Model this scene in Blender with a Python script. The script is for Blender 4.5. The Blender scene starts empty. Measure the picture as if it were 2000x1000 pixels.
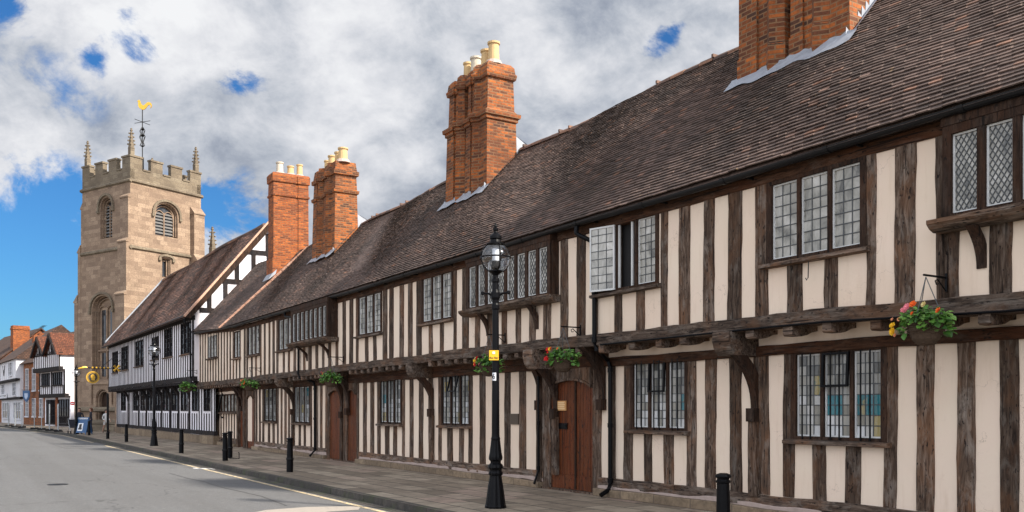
import bpy, bmesh, math, random
from mathutils import Vector, Matrix
random.seed(11)
C = bpy.context.scene.collection
F = 1750.0; EYE = 1.6
R = math.radians
rnd = random.uniform

# ------------------------------------------------------------------ mesh helper
class MB:
    def __init__(s): s.v = []; s.f = []; s.m = []; s.r = []
    def poly(s, pts, mat=0, r=None):
        b = len(s.v); s.v.extend([tuple(p) for p in pts]); s.f.append(tuple(range(b, b+len(pts))))
        s.m.append(mat); s.r.append(random.random() if r is None else r)
    def face(s, idx, mat=0, r=None):
        s.f.append(tuple(idx)); s.m.append(mat); s.r.append(random.random() if r is None else r)
    def box(s, x0, x1, y0, y1, z0, z1, mat=0, r=None):
        if x0 > x1: x0, x1 = x1, x0
        if y0 > y1: y0, y1 = y1, y0
        if z0 > z1: z0, z1 = z1, z0
        s.hexa([(x0,y0,z0),(x1,y0,z0),(x1,y1,z0),(x0,y1,z0),(x0,y0,z1),(x1,y0,z1),(x1,y1,z1),(x0,y1,z1)], mat, r)
    def hexa(s, p, mat=0, r=None):
        b = len(s.v); s.v.extend([tuple(q) for q in p]); r = random.random() if r is None else r
        for q in ((0,3,2,1),(4,5,6,7),(0,1,5,4),(1,2,6,5),(2,3,7,6),(3,0,4,7)):
            s.face([b+i for i in q], mat, r)
    def prism(s, poly, axis, a0, a1, mat=0, r=None):
        """poly: 2-D outline; axis 'x','y','z' is the extrusion axis"""
        def P(q, a):
            return {'x': (a, q[0], q[1]), 'y': (q[0], a, q[1]), 'z': (q[0], q[1], a)}[axis]
        b = len(s.v); n = len(poly); r = random.random() if r is None else r
        s.v.extend([P(q, a0) for q in poly]); s.v.extend([P(q, a1) for q in poly])
        s.face(list(range(b, b+n))[::-1], mat, r); s.face(list(range(b+n, b+2*n)), mat, r)
        for i in range(n):
            j = (i+1) % n; s.face([b+i, b+j, b+n+j, b+n+i], mat, r)
    def rings(s, rings, mat=0, cap=True, closed=True):
        b = len(s.v); n = len(rings[0])
        for rg in rings: s.v.extend([tuple(p) for p in rg])
        for k in range(len(rings)-1):
            for i in range(n if closed else n-1):
                j = (i+1) % n
                s.face([b+k*n+i, b+k*n+j, b+(k+1)*n+j, b+(k+1)*n+i], mat)
        if cap:
            s.face([b+i for i in range(n)][::-1], mat); s.face([b+(len(rings)-1)*n+i for i in range(n)], mat)
    def lathe(s, prof, cx=0, cy=0, cz=0, seg=16, mat=0, flute=0):
        rg = []
        for (r, z) in prof:
            rg.append([(cx+(r*(1-flute*(i%2)))*math.cos(2*math.pi*i/seg), cy+(r*(1-flute*(i%2)))*math.sin(2*math.pi*i/seg), cz+z) for i in range(seg)])
        s.rings(rg, mat)
    def tube(s, path, r, seg=8, mat=0):
        path = [Vector(p) for p in path]; rg = []
        for i, p in enumerate(path):
            t = (path[min(i+1, len(path)-1)] - path[max(i-1, 0)]).normalized()
            a = Vector((0,0,1)) if abs(t.z) < 0.9 else Vector((1,0,0))
            n1 = t.cross(a).normalized(); n2 = t.cross(n1)
            rr = r[i] if isinstance(r, (list, tuple)) else r
            rg.append([p + (n1*math.cos(2*math.pi*k/seg) + n2*math.sin(2*math.pi*k/seg))*rr for k in range(seg)])
        s.rings(rg, mat)
    def vbeam(s, u0, u1, z0, z1, y0, y1, jit=0.008, seg=None, mat=0, lean=0.0):
        """upright timber with wavering edges; front at y0"""
        if seg is None: seg = max(2, int((z1-z0)/0.22))
        rg = []; du = 0; dw = 0
        for k in range(seg+1):
            t = k/seg; z = z0+(z1-z0)*t
            du = du*.6+rnd(-jit, jit); dw = dw*.5+rnd(-jit, jit)
            a = u0+du-dw+lean*t; b = u1+du+dw+lean*t; ch = .008
            rg.append([(a,y1,z),(a,y0+ch,z),(a+ch,y0,z),(b-ch,y0,z),(b,y0+ch,z),(b,y1,z)])
        s.rings(rg, mat)
    def hbeam(s, u0, u1, z0f, z1f, y0, y1, jit=0.008, step=0.3, mat=0):
        n = max(1, int(abs(u1-u0)/step)); rg = []; d0 = d1 = 0
        for k in range(n+1):
            u = u0+(u1-u0)*k/n; d0 = d0*.6+rnd(-jit, jit); d1 = d1*.6+rnd(-jit, jit); dy = rnd(-jit, jit)*.6
            a = (z0f(u) if callable(z0f) else z0f)+d0; b = (z1f(u) if callable(z1f) else z1f)+d1; ch = .01
            rg.append([(u,y1,a),(u,y1,b),(u,y0+ch+dy,b),(u,y0+dy,b-ch),(u,y0+dy,a+ch),(u,y0+ch+dy,a)])
        s.rings(rg, mat)
    def build(s, name, mats, parent=None, smooth=False, uv=True):
        me = bpy.data.meshes.new(name)
        me.from_pydata(s.v, [], s.f)
        if not isinstance(mats, (list, tuple)): mats = [mats]
        for m in mats: me.materials.append(m)
        me.polygons.foreach_set('material_index', s.m)
        at = me.attributes.new('rnd', 'FLOAT', 'FACE'); at.data.foreach_set('value', s.r)
        if uv:
            ul = me.uv_layers.new(name='UVMap'); co = me.vertices; buf = [0.0]*(2*len(me.loops))
            for p in me.polygons:
                n = p.normal; ax, ay, az = abs(n.x), abs(n.y), abs(n.z)
                for li in p.loop_indices:
                    c = co[me.loops[li].vertex_index].co
                    if az > ax and az > ay: q = (c.x, c.y)
                    elif ax > ay: q = (c.y, c.z)
                    else: q = (c.x, c.z)
                    buf[2*li] = q[0]; buf[2*li+1] = q[1]
            ul.data.foreach_set('uv', buf)
        if smooth:
            me.polygons.foreach_set('use_smooth', [True]*len(me.polygons))
        bm = bmesh.new(); bm.from_mesh(me); bmesh.ops.recalc_face_normals(bm, faces=bm.faces)
        bm.to_mesh(me); bm.free(); me.update()
        o = bpy.data.objects.new(name, me); C.objects.link(o)
        if parent: o.parent = parent
        return o

def tag(o, label=None, cat=None, group=None, kind=None):
    if label: o['label'] = label
    if cat: o['category'] = cat
    if group: o['group'] = group
    if kind: o['kind'] = kind
    return o
def empty(name, loc, rz=0, label=None, cat=None, group=None):
    o = bpy.data.objects.new(name, None); C.objects.link(o); o.location = loc; o.rotation_euler = (0, 0, rz)
    o.empty_display_size = 0.2
    return tag(o, label, cat, group)
def copy_tree(o, parent=None):
    c = o.copy(); C.objects.link(c)
    if parent: c.parent = parent
    for ch in list(o.children): copy_tree(ch, c)
    return c
def clip_rect(poly, x0, x1, y0, y1):
    for (ax, lim, sg) in ((0,x0,1),(0,x1,-1),(1,y0,1),(1,y1,-1)):
        out = []
        for i in range(len(poly)):
            a = poly[i]; b = poly[(i+1) % len(poly)]
            ia = (a[ax]-lim)*sg >= -1e-9; ib = (b[ax]-lim)*sg >= -1e-9
            if ia: out.append(a)
            if ia != ib:
                t = (lim-a[ax])/(b[ax]-a[ax]); out.append((a[0]+(b[0]-a[0])*t, a[1]+(b[1]-a[1])*t))
        poly = out
        if len(poly) < 3: return []
    return poly

# ------------------------------------------------------------------ materials
def newmat(name):
    m = bpy.data.materials.new(name); m.use_nodes = True; nt = m.node_tree
    return m, nt, nt.nodes['Principled BSDF']
def N(nt, t, **kw):
    n = nt.nodes.new('ShaderNode'+t)
    for k, v in kw.items():
        if k in n.inputs: n.inputs[k].default_value = v
        else: setattr(n, k, v)
    return n
def L(nt, a, b): nt.links.new(a, b)
def ramp(nt, fac, stops, interp='LINEAR'):
    r = nt.nodes.new('ShaderNodeValToRGB'); r.color_ramp.interpolation = interp
    e = r.color_ramp.elements
    while len(e) < len(stops): e.new(0.5)
    for el, (p, c) in zip(e, stops): el.position = p; el.color = (*c, 1)
    L(nt, fac, r.inputs[0]); return r
def mixc(nt, fac, a, b, mode='MIX'):
    m = nt.nodes.new('ShaderNodeMix'); m.data_type = 'RGBA'; m.blend_type = mode
    for sock, val in ((0, fac), (6, a), (7, b)):
        if hasattr(val, 'node'): L(nt, val, m.inputs[sock])
        elif sock == 0: m.inputs[0].default_value = val
        else: m.inputs[sock].default_value = (*val, 1)
    return m.outputs[2]
def objco(nt, scale):
    tc = N(nt, 'TexCoord'); mp = N(nt, 'Mapping'); mp.inputs['Scale'].default_value = scale
    L(nt, tc.outputs['Object'], mp.inputs['Vector']); return mp.outputs['Vector']
def noise(nt, vec, scale, detail=4, rough=.55, dist=0):
    n = N(nt, 'TexNoise'); n.inputs['Scale'].default_value = scale; n.inputs['Detail'].default_value = detail
    n.inputs['Roughness'].default_value = rough; n.inputs['Distortion'].default_value = dist
    if vec is not None: L(nt, vec, n.inputs['Vector'])
    return n.outputs['Fac']
def bump(nt, h, bs, strength=.4, dist=.02):
    b = N(nt, 'Bump'); b.inputs['Strength'].default_value = strength; b.inputs['Distance'].default_value = dist
    L(nt, h, b.inputs['Height']); L(nt, b.outputs[0], bs.inputs['Normal'])
def attr(nt, name='rnd'):
    a = N(nt, 'Attribute'); a.attribute_name = name; return a.outputs['Fac']

def wood(name, axis, dark, mid, light, per_obj=.35, grey=.75, flecks=True):
    m, nt, bs = newmat(name)
    A = lambda a, b: {'z': (a,a,b), 'x': (b,a,a)}[axis]
    oi = N(nt, 'ObjectInfo'); tc = N(nt, 'TexCoord')
    off = N(nt, 'VectorMath', operation='SCALE'); cx = N(nt, 'CombineXYZ')
    for k in range(3): L(nt, oi.outputs['Random'], cx.inputs[k])
    L(nt, cx.outputs[0], off.inputs[0]); off.inputs['Scale'].default_value = 37.0
    ad = N(nt, 'VectorMath', operation='ADD'); L(nt, tc.outputs['Object'], ad.inputs[0]); L(nt, off.outputs[0], ad.inputs[1])
    def co(sc):
        mp = N(nt, 'Mapping'); mp.inputs['Scale'].default_value = sc; L(nt, ad.outputs[0], mp.inputs['Vector']); return mp.outputs[0]
    g = noise(nt, co(A(11, 1.6)), 1.6, 7, .68, .8)
    c = ramp(nt, g, [(.30, dark), (.50, mid), (.72, light)]).outputs[0]
    # warm and silvered patches
    pw = noise(nt, co(A(2.2, 1.1)), 1.3, 4, .6, .5)
    warm = tuple(x*y for x, y in zip(light, (.85, .55, .36)))
    c = mixc(nt, ramp(nt, pw, [(.47,(0,0,0)),(.64,(.5,)*3)]).outputs[0], c, warm)
    pg = noise(nt, co(A(4.0, 1.5)), 1.5, 5, .7, .4)
    c = mixc(nt, ramp(nt, pg, [(.52,(0,0,0)),(.70,(grey*.75,)*3)]).outputs[0], c, (.205,.170,.143))
    # long dark shakes, short flecks and peg holes
    sh = noise(nt, co(A(30, .9)), 1.0, 3, .6, .5)
    c = mixc(nt, ramp(nt, sh, [(.57,(0,0,0)),(.66,(.9,)*3)]).outputs[0], c, (.010,.007,.006))
    fl = noise(nt, co(A(30, 12)), 1.0, 2, .5)
    c = mixc(nt, ramp(nt, fl, [(.63,(0,0,0)),(.69,(.9,)*3)]).outputs[0], c, (.010,.007,.006))
    bl = noise(nt, co(A(6, 3.5)), 1.0, 4, .65)
    c = mixc(nt, ramp(nt, bl, [(.60,(0,0,0)),(.72,(.7,)*3)]).outputs[0], c, dark)
    hv = N(nt, 'HueSaturation'); mr = N(nt, 'MapRange'); mr.inputs[3].default_value = 1-per_obj; mr.inputs[4].default_value = 1+per_obj
    L(nt, oi.outputs['Random'], mr.inputs[0]); L(nt, mr.outputs[0], hv.inputs['Value']); L(nt, c, hv.inputs['Color'])
    L(nt, hv.outputs[0], bs.inputs['Base Color']); bs.inputs['Roughness'].default_value = .85; bs.inputs['Specular IOR Level'].default_value = .2
    hm = N(nt, 'Math', operation='SUBTRACT'); L(nt, g, hm.inputs[0]); L(nt, sh, hm.inputs[1]); bump(nt, hm.outputs[0], bs, .7, .025)
    return m
M = {}
M['wood_v'] = wood('weathered_oak_upright', 'z', (.021,.013,.010), (.082,.053,.037), (.21,.155,.12), .38, 1.2)
M['wood_h'] = wood('weathered_oak_level', 'x', (.020,.013,.010), (.105,.073,.055), (.27,.205,.16), .3, 1.3)
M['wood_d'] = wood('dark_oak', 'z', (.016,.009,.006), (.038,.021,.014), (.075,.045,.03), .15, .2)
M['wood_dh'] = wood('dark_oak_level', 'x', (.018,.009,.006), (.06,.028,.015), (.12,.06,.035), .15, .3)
M['black_v'] = wood('blackened_timber', 'z', (.010,.009,.010), (.018,.016,.018), (.04,.035,.035), .2, .12)
M['door'] = wood('varnished_door', 'z', (.085,.020,.008), (.122,.035,.011), (.19,.060,.020), .12, .0)
M['door'].node_tree.nodes['Principled BSDF'].inputs['Roughness'].default_value = .45

def plaster(name, base, warm, stain):
    m, nt, bs = newmat(name)
    v = objco(nt, (1,1,1))
    n1 = noise(nt, v, 1.1, 4); c = mixc(nt, ramp(nt, n1, [(.35,(0,0,0)),(.7,(1,1,1))]).outputs[0], base, warm)
    n2 = noise(nt, v, 9, 5, .7); c = mixc(nt, ramp(nt, n2, [(.62,(0,0,0)),(.82,(.45,.45,.45))]).outputs[0], c, stain)
    v3 = objco(nt, (7, 7, .9)); n4 = noise(nt, v3, 1.3, 5, .7)
    c = mixc(nt, ramp(nt, n4, [(.53,(0,0,0)),(.78,(.42,.42,.42))]).outputs[0], c, stain)
    vo = N(nt, 'TexVoronoi'); vo.feature = 'DISTANCE_TO_EDGE'; vo.inputs['Scale'].default_value = 1.3
    nn = N(nt, 'TexNoise'); nn.inputs['Scale'].default_value = 3.5; nn.inputs['Detail'].default_value = 6; L(nt, v, nn.inputs['Vector'])
    av = N(nt, 'VectorMath', operation='ADD'); L(nt, v, av.inputs[0]); L(nt, nn.outputs['Color'], av.inputs[1]); L(nt, av.outputs[0], vo.inputs['Vector'])
    pm_ = N(nt, 'Math', operation='MULTIPLY'); L(nt, ramp(nt, vo.outputs['Distance'], [(0,(.7,)*3),(.006,(0,0,0))]).outputs[0], pm_.inputs[0]); L(nt, ramp(nt, n1, [(.52,(0,0,0)),(.58,(1,1,1))]).outputs[0], pm_.inputs[1])
    c = mixc(nt, pm_.outputs[0], c, tuple(x*.45 for x in stain))
    n5 = noise(nt, v, .45, 3, .6); c = mixc(nt, ramp(nt, n5, [(.40,(0,0,0)),(.62,(.55,)*3)]).outputs[0], c, tuple(x*y for x, y in zip(base, (.90,.84,.80))))
    L(nt, c, bs.inputs['Base Color']); bs.inputs['Roughness'].default_value = .9
    bs.inputs['Specular IOR Level'].default_value = .2
    n3 = noise(nt, v, 14, 5, .6); bump(nt, n3, bs, .25, .02); return m
M['cream'] = plaster('cream_limewash', (.81,.675,.54), (.82,.655,.535), (.58,.43,.31))
M['white'] = plaster('white_limewash', (.84,.82,.86), (.82,.79,.84), (.60,.56,.56))
M['paint_white'] = plaster('white_paint', (.64,.65,.69), (.62,.62,.66), (.45,.45,.48))

def tiles(name, stops, lich=(.42,.27,.11), moss=.5):
    m, nt, bs = newmat(name)
    a = attr(nt); c = ramp(nt, a, stops).outputs[0]
    v = objco(nt, (1,1,1))
    big = noise(nt, v, .55, 3); c = mixc(nt, ramp(nt, big, [(.46,(0,0,0)),(.66,(moss,)*3)]).outputs[0], c, (.022,.019,.016))
    f = noise(nt, v, 9, 5, .7); c = mixc(nt, ramp(nt, f, [(.30,(.5,)*3),(.52,(0,0,0))]).outputs[0], c, (.025,.017,.014))
    l1 = noise(nt, v, 5, 6, .75); c = mixc(nt, ramp(nt, l1, [(.64,(0,0,0)),(.72,(.6,)*3)]).outputs[0], c, lich)
    l2 = noise(nt, v, 22, 3, .6); c = mixc(nt, ramp(nt, l2, [(.71,(0,0,0)),(.78,(.6,)*3)]).outputs[0], c, (.42,.38,.32))
    L(nt, c, bs.inputs['Base Color']); bs.inputs['Roughness'].default_value = .8
    bump(nt, f, bs, .5, .02); return m
M['tile'] = tiles('old_clay_tile', [(0,(.090,.061,.050)),(.5,(.138,.092,.075)),(.92,(.185,.124,.100)),(1,(.28,.145,.095))])
M['tile_far'] = tiles('mossy_clay_tile', [(0,(.05,.028,.022)),(.4,(.11,.055,.04)),(.8,(.17,.085,.06)),(1,(.26,.13,.085))])
M['tile_red'] = tiles('red_clay_tile', [(0,(.095,.026,.013)),(.5,(.145,.042,.02)),(1,(.21,.068,.032))], (.4,.25,.13), .3)
M['ridge'] = tiles('ridge_clay', [(0,(.08,.05,.04)),(.6,(.15,.09,.07)),(1,(.34,.17,.10))], (.4,.3,.2), .4)
M['verge'] = tiles('terracotta_verge', [(0,(.44,.22,.14)),(1,(.62,.36,.25))], (.6,.45,.3), .1)

def bricks(name, c1, c2, c3, mortar, w=.225, h=.075, ms=.012, dirt=.5, bstr=.6):
    m, nt, bs = newmat(name)
    tc = N(nt, 'TexCoord'); b = N(nt, 'TexBrick'); L(nt, tc.outputs['UV'], b.inputs['Vector'])
    b.inputs['Scale'].default_value = 1; b.inputs['Brick Width'].default_value = w; b.inputs['Row Height'].default_value = h
    b.inputs['Mortar Size'].default_value = ms; b.inputs['Mortar Smooth'].default_value = .25
    b.inputs['Color1'].default_value = (0,0,0,1); b.inputs['Color2'].default_value = (1,1,1,1); b.inputs['Mortar'].default_value = (.5,.5,.5,1)
    col = ramp(nt, b.outputs['Color'], [(0,c1),(.55,c2),(1,c3)]).outputs[0]
    v = objco(nt, (1,1,1)); n1 = noise(nt, v, 11, 5, .7)
    col = mixc(nt, ramp(nt, n1, [(.42,(0,0,0)),(.72,(.7,)*3)]).outputs[0], col, tuple(x*.35 for x in c1))
    col = mixc(nt, b.outputs['Fac'], col, mortar)
    n2 = noise(nt, v, .8, 5, .65)
    col = mixc(nt, ramp(nt, n2, [(.48,(0,0,0)),(.75,(dirt,)*3)]).outputs[0], col, tuple(x*.3 for x in c2))
    L(nt, col, bs.inputs['Base Color']); bs.inputs['Roughness'].default_value = .88
    inv = N(nt, 'Math', operation='MULTIPLY_ADD'); inv.inputs[1].default_value = -1.0; L(nt, b.outputs['Fac'], inv.inputs[0]); L(nt, n1, inv.inputs[2])
    bump(nt, inv.outputs[0], bs, bstr, .012); return m
M['brick'] = bricks('old_red_brick', (.06,.024,.013), (.26,.070,.015), (.47,.122,.018), (.21,.11,.052), dirt=.75)
M['brick_far'] = bricks('red_brick', (.12,.028,.010), (.31,.070,.013), (.45,.115,.018), (.21,.095,.04), dirt=.6)
M['stone'] = bricks('sandstone_blocks', (.215,.145,.100), (.285,.198,.135), (.365,.262,.182), (.20,.138,.097), .62, .31, .012, .35, .35)
M['stone_grey'] = bricks('lichened_sandstone', (.15,.115,.078), (.195,.152,.103), (.235,.19,.132), (.12,.092,.07), .62, .31, .012, .6, .35)
M['plinth'] = bricks('plinth_stone', (.20,.145,.095), (.27,.195,.125), (.33,.25,.165), (.12,.09,.065), .9, .4, .014, .6, .4)
M['tile_flat'] = bricks('distant_roof_tiles', (.045,.022,.015), (.085,.042,.028), (.14,.068,.042), (.03,.017,.012), .26, .17, .03, .6, .6)
M['tile_flat_red'] = bricks('distant_red_tiles', (.10,.030,.014), (.17,.050,.022), (.25,.085,.04), (.06,.022,.012), .26, .17, .03, .5, .6)
def simple(name, col, rough=.5, metal=0, spec=.5, nz=0, nscale=8, bstr=.2):
    m, nt, bs = newmat(name)
    bs.inputs['Roughness'].default_value = rough; bs.inputs['Metallic'].default_value = metal; bs.inputs['Specular IOR Level'].default_value = spec
    v = objco(nt, (1,1,1)); n = noise(nt, v, nscale, 4, .65)
    k = 1-max(nz,.12); c = mixc(nt, n, tuple(x*k for x in col), tuple(min(1,x*(2-k)) for x in col))
    L(nt, c, bs.inputs['Base Color']); bump(nt, n, bs, bstr, .01)
    return m
M['black'] = simple('black_painted_iron', (.003,.003,.004), .32, 0, .13, .3, 20)
M['gutter'] = simple('black_gutter_iron', (.007,.007,.008), .5, 0, .3, .3, 12)
M['lead'] = simple('lead_sheet', (.30,.32,.36), .5, 0, .5, .35, 7, .5)
M['pot'] = simple('buff_chimney_pot', (.55,.38,.19), .8, 0, .3, .3, 6)
M['pot_grey'] = simple('weathered_chimney_pot', (.52,.46,.37), .85, 0, .3, .35, 6)
M['louvre'] = simple('grey_louvre', (.13,.125,.12), .8)
M['came'] = simple('lead_came', (.07,.075,.08), .5, 0, .4, .2)
M['casement'] = simple('grey_white_casement', (.62,.62,.61), .5, 0, .4, .25)
M['gold'] = simple('gold_leaf', (.62,.36,.045), .40, .5, .5, .25)
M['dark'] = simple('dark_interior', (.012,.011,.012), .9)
M['steel'] = simple('galvanised_steel', (.36,.38,.40), .4, .6, .5, .2)
M['yellow'] = simple('yellow_notice', (.80,.42,.01), .45)
M['label_white'] = simple('white_plate', (.75,.76,.78), .5)
M['ink'] = simple('dark_lettering', (.02,.018,.02), .6)
M['blue'] = simple('blue_board', (.025,.085,.20), .5)
M['wicker'] = simple('wicker', (.085,.058,.04), .9, 0, .2, .5, 40, .8)
M['skin'] = simple('skin', (.50,.28,.20), .6)
M['cloth_dark'] = simple('dark_cloth', (.02,.02,.028), .9)
M['cloth_white'] = simple('white_cloth', (.75,.74,.72), .9)
M['cloth_navy'] = simple('navy_cloth', (.03,.035,.06), .9)
M['hair'] = simple('dark_hair', (.03,.018,.012), .7)
M['hair_red'] = simple('auburn_hair', (.13,.05,.022), .7)
M['plaque'] = simple('carved_wood_plaque', (.10,.075,.055), .8)
M['tan'] = simple('tan_notice', (.58,.30,.11), .6)
M['tan_l'] = simple('tan_lettering', (.75,.52,.27), .6)
M['soil'] = simple('grey_pink_mortar', (.42,.33,.29), .95, 0, .2, .35, 5, .6)
def glassmat(name, stops, rough=.07, rw=.3, nz=1.7):
    m, nt, bs = newmat(name)
    v = objco(nt, (1,1,1)); a = attr(nt); n = noise(nt, objco(nt, (1.4,1,.8)), 2.2, 4, .6, .8)
    mx = N(nt, 'Math', operation='MULTIPLY_ADD'); mx.inputs[1].default_value = rw
    L(nt, a, mx.inputs[0]); ad = N(nt, 'Math', operation='MULTIPLY_ADD'); ad.inputs[1].default_value = nz; ad.inputs[2].default_value = (-.35-rw*.5) if nz > 1 else -nz*.5
    L(nt, n, ad.inputs[0]); L(nt, ad.outputs[0], mx.inputs[2])
    c = ramp(nt, mx.outputs[0], stops); L(nt, c.outputs[0], bs.inputs['Base Color'])
    bs.inputs['Roughness'].default_value = rough; bs.inputs['Specular IOR Level'].default_value = .9; bs.inputs['IOR'].default_value = 1.55
    n2 = noise(nt, v, 24, 2); bump(nt, n2, bs, .10, .01); return m
M['glass'] = glassmat('leaded_glass', [(0,(.03,.03,.028)),(.20,(.10,.096,.084)),(.38,(.25,.24,.21)),(.55,(.36,.345,.305)),(.75,(.50,.48,.44)),(1,(.68,.67,.64))])
M['glass_t'] = glassmat('leaded_glass_tinted', [(0,(.05,.05,.046)),(.18,(.17,.165,.148)),(.40,(.30,.288,.255)),(.55,(.44,.43,.395)),(.70,(.58,.58,.575)),(.82,(.70,.71,.72)),(.86,(.36,.29,.13)),(.92,(.36,.29,.13)),(.94,(.02,.135,.165)),(1,(.04,.20,.23))], rw=1.0, nz=.22)
M['glass_d'] = glassmat('dark_window_glass', [(0,(.006,.006,.008)),(.6,(.02,.022,.026)),(1,(.09,.095,.10))])
def globe():
    m, nt, bs = newmat('lamp_globe_glass'); out = nt.nodes['Material Output']
    tr = N(nt, 'BsdfTransparent'); tr.inputs[0].default_value = (.88,.90,.93,1)
    gl = N(nt, 'BsdfGlossy'); gl.inputs['Roughness'].default_value = .04
    lw_ = N(nt, 'LayerWeight'); pw = N(nt, 'Math', operation='POWER'); pw.inputs[1].default_value = 2.5; L(nt, lw_.outputs['Facing'], pw.inputs[0])
    fr = N(nt, 'Math', operation='MULTIPLY_ADD'); fr.inputs[1].default_value = .7; fr.inputs[2].default_value = .11; L(nt, pw.outputs[0], fr.inputs[0])
    mx = N(nt, 'MixShader'); L(nt, fr.outputs[0], mx.inputs[0]); L(nt, tr.outputs[0], mx.inputs[1]); L(nt, gl.outputs[0], mx.inputs[2])
    L(nt, mx.outputs[0], out.inputs[0]); return m
M['globe'] = globe()
M['clear'] = M['globe']
def leafmat():
    m, nt, bs = newmat('leaf_green'); a = attr(nt)
    c = ramp(nt, a, [(0,(.022,.075,.012)),(.5,(.075,.20,.025)),(1,(.18,.34,.06))]); L(nt, c.outputs[0], bs.inputs['Base Color'])
    bs.inputs['Roughness'].default_value = .5
    return m
M['leaf'] = leafmat()
for k, col in (('fl_red',(.65,.015,.02)),('fl_yel',(.80,.48,.02)),('fl_or',(.85,.15,.02)),('fl_pink',(.80,.25,.30)),('fl_peach',(.80,.35,.18)),('fl_cream',(.75,.62,.28))):
    M[k] = simple('petal_'+k[3:], col, .6, 0, .3, .2, 30)

# ------------------------------------------------------------------ frames of reference
class Fac:
    """a facade: O a ground point on its plane, xa to the right as seen from the street, ya into the building"""
    def __init__(s, O, xa):
        s.O = Vector(O); s.xa = Vector(xa).normalized(); s.ya = Vector((-s.xa.y, s.xa.x)); s.rz = math.atan2(s.xa.y, s.xa.x)
    def uz(s, px, py, v=0.0):
        r = Vector(((px-1000)/F, 1.0)); t = (s.O.dot(s.ya)+v)/r.dot(s.ya); P = r*t
        return (P-s.O).dot(s.xa), (800-py)/F*t+EYE
    def u(s, px, v=0.0): return s.uz(px, 800, v)[0]
    def z(s, px, py, v=0.0): return s.uz(px, py, v)[1]
    def vz(s, px, py, u):
        r = Vector(((px-1000)/F, 1.0)); t = (s.O.dot(s.xa)+u)/r.dot(s.xa); P = r*t
        return (P-s.O).dot(s.ya), (800-py)/F*t+EYE
    def world(s, u, v=0): return s.O+s.xa*u+s.ya*v
    def root(s, name, label, cat, group=None):
        return empty(name, (s.O.x, s.O.y, 0), s.rz, label, cat, group)
def interp(pts):
    pts = sorted(pts)
    def f(u):
        if u <= pts[0][0]: return pts[0][1]
        for (a, b), (c, d) in zip(pts, pts[1:]):
            if u <= c: return b+(d-b)*(u-a)/(c-a)
        return pts[-1][1]
    return f

XA = Vector((.5284, -.8490)); YA = Vector((.8490, .5284))
ROW = Fac(YA*9.79+XA*(-22), XA)
VL = .46                                   # lower wall stands this far back under the jetty

def grid_wall(mb, u0, u1, z0, z1, holes, y=0.0, mat=0, mapf=None):
    """flat wall with rectangular openings (u0,u1,z0,z1)"""
    mapf = mapf or (lambda u, d, z: (u, y+d, z))
    us = sorted({u0, u1, *[max(u0, min(u1, h[0])) for h in holes], *[max(u0, min(u1, h[1])) for h in holes]})
    zs = sorted({z0, z1, *[max(z0, min(z1, h[2])) for h in holes], *[max(z0, min(z1, h[3])) for h in holes]})
    for a, b in zip(us, us[1:]):
        if b-a < 1e-6: continue
        cu = (a+b)/2; run = None
        for c, d in zip(zs, zs[1:]):
            cz = (c+d)/2; inside = any(h[0] < cu < h[1] and h[2] < cz < h[3] for h in holes)
            if inside:
                if run: mb.poly([mapf(a,0,run[0]), mapf(b,0,run[0]), mapf(b,0,run[1]), mapf(a,0,run[1])], mat); run = None
            else: run = (run[0], d) if run else (c, d)
        if run: mb.poly([mapf(a,0,run[0]), mapf(b,0,run[0]), mapf(b,0,run[1]), mapf(a,0,run[1])], mat)

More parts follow.
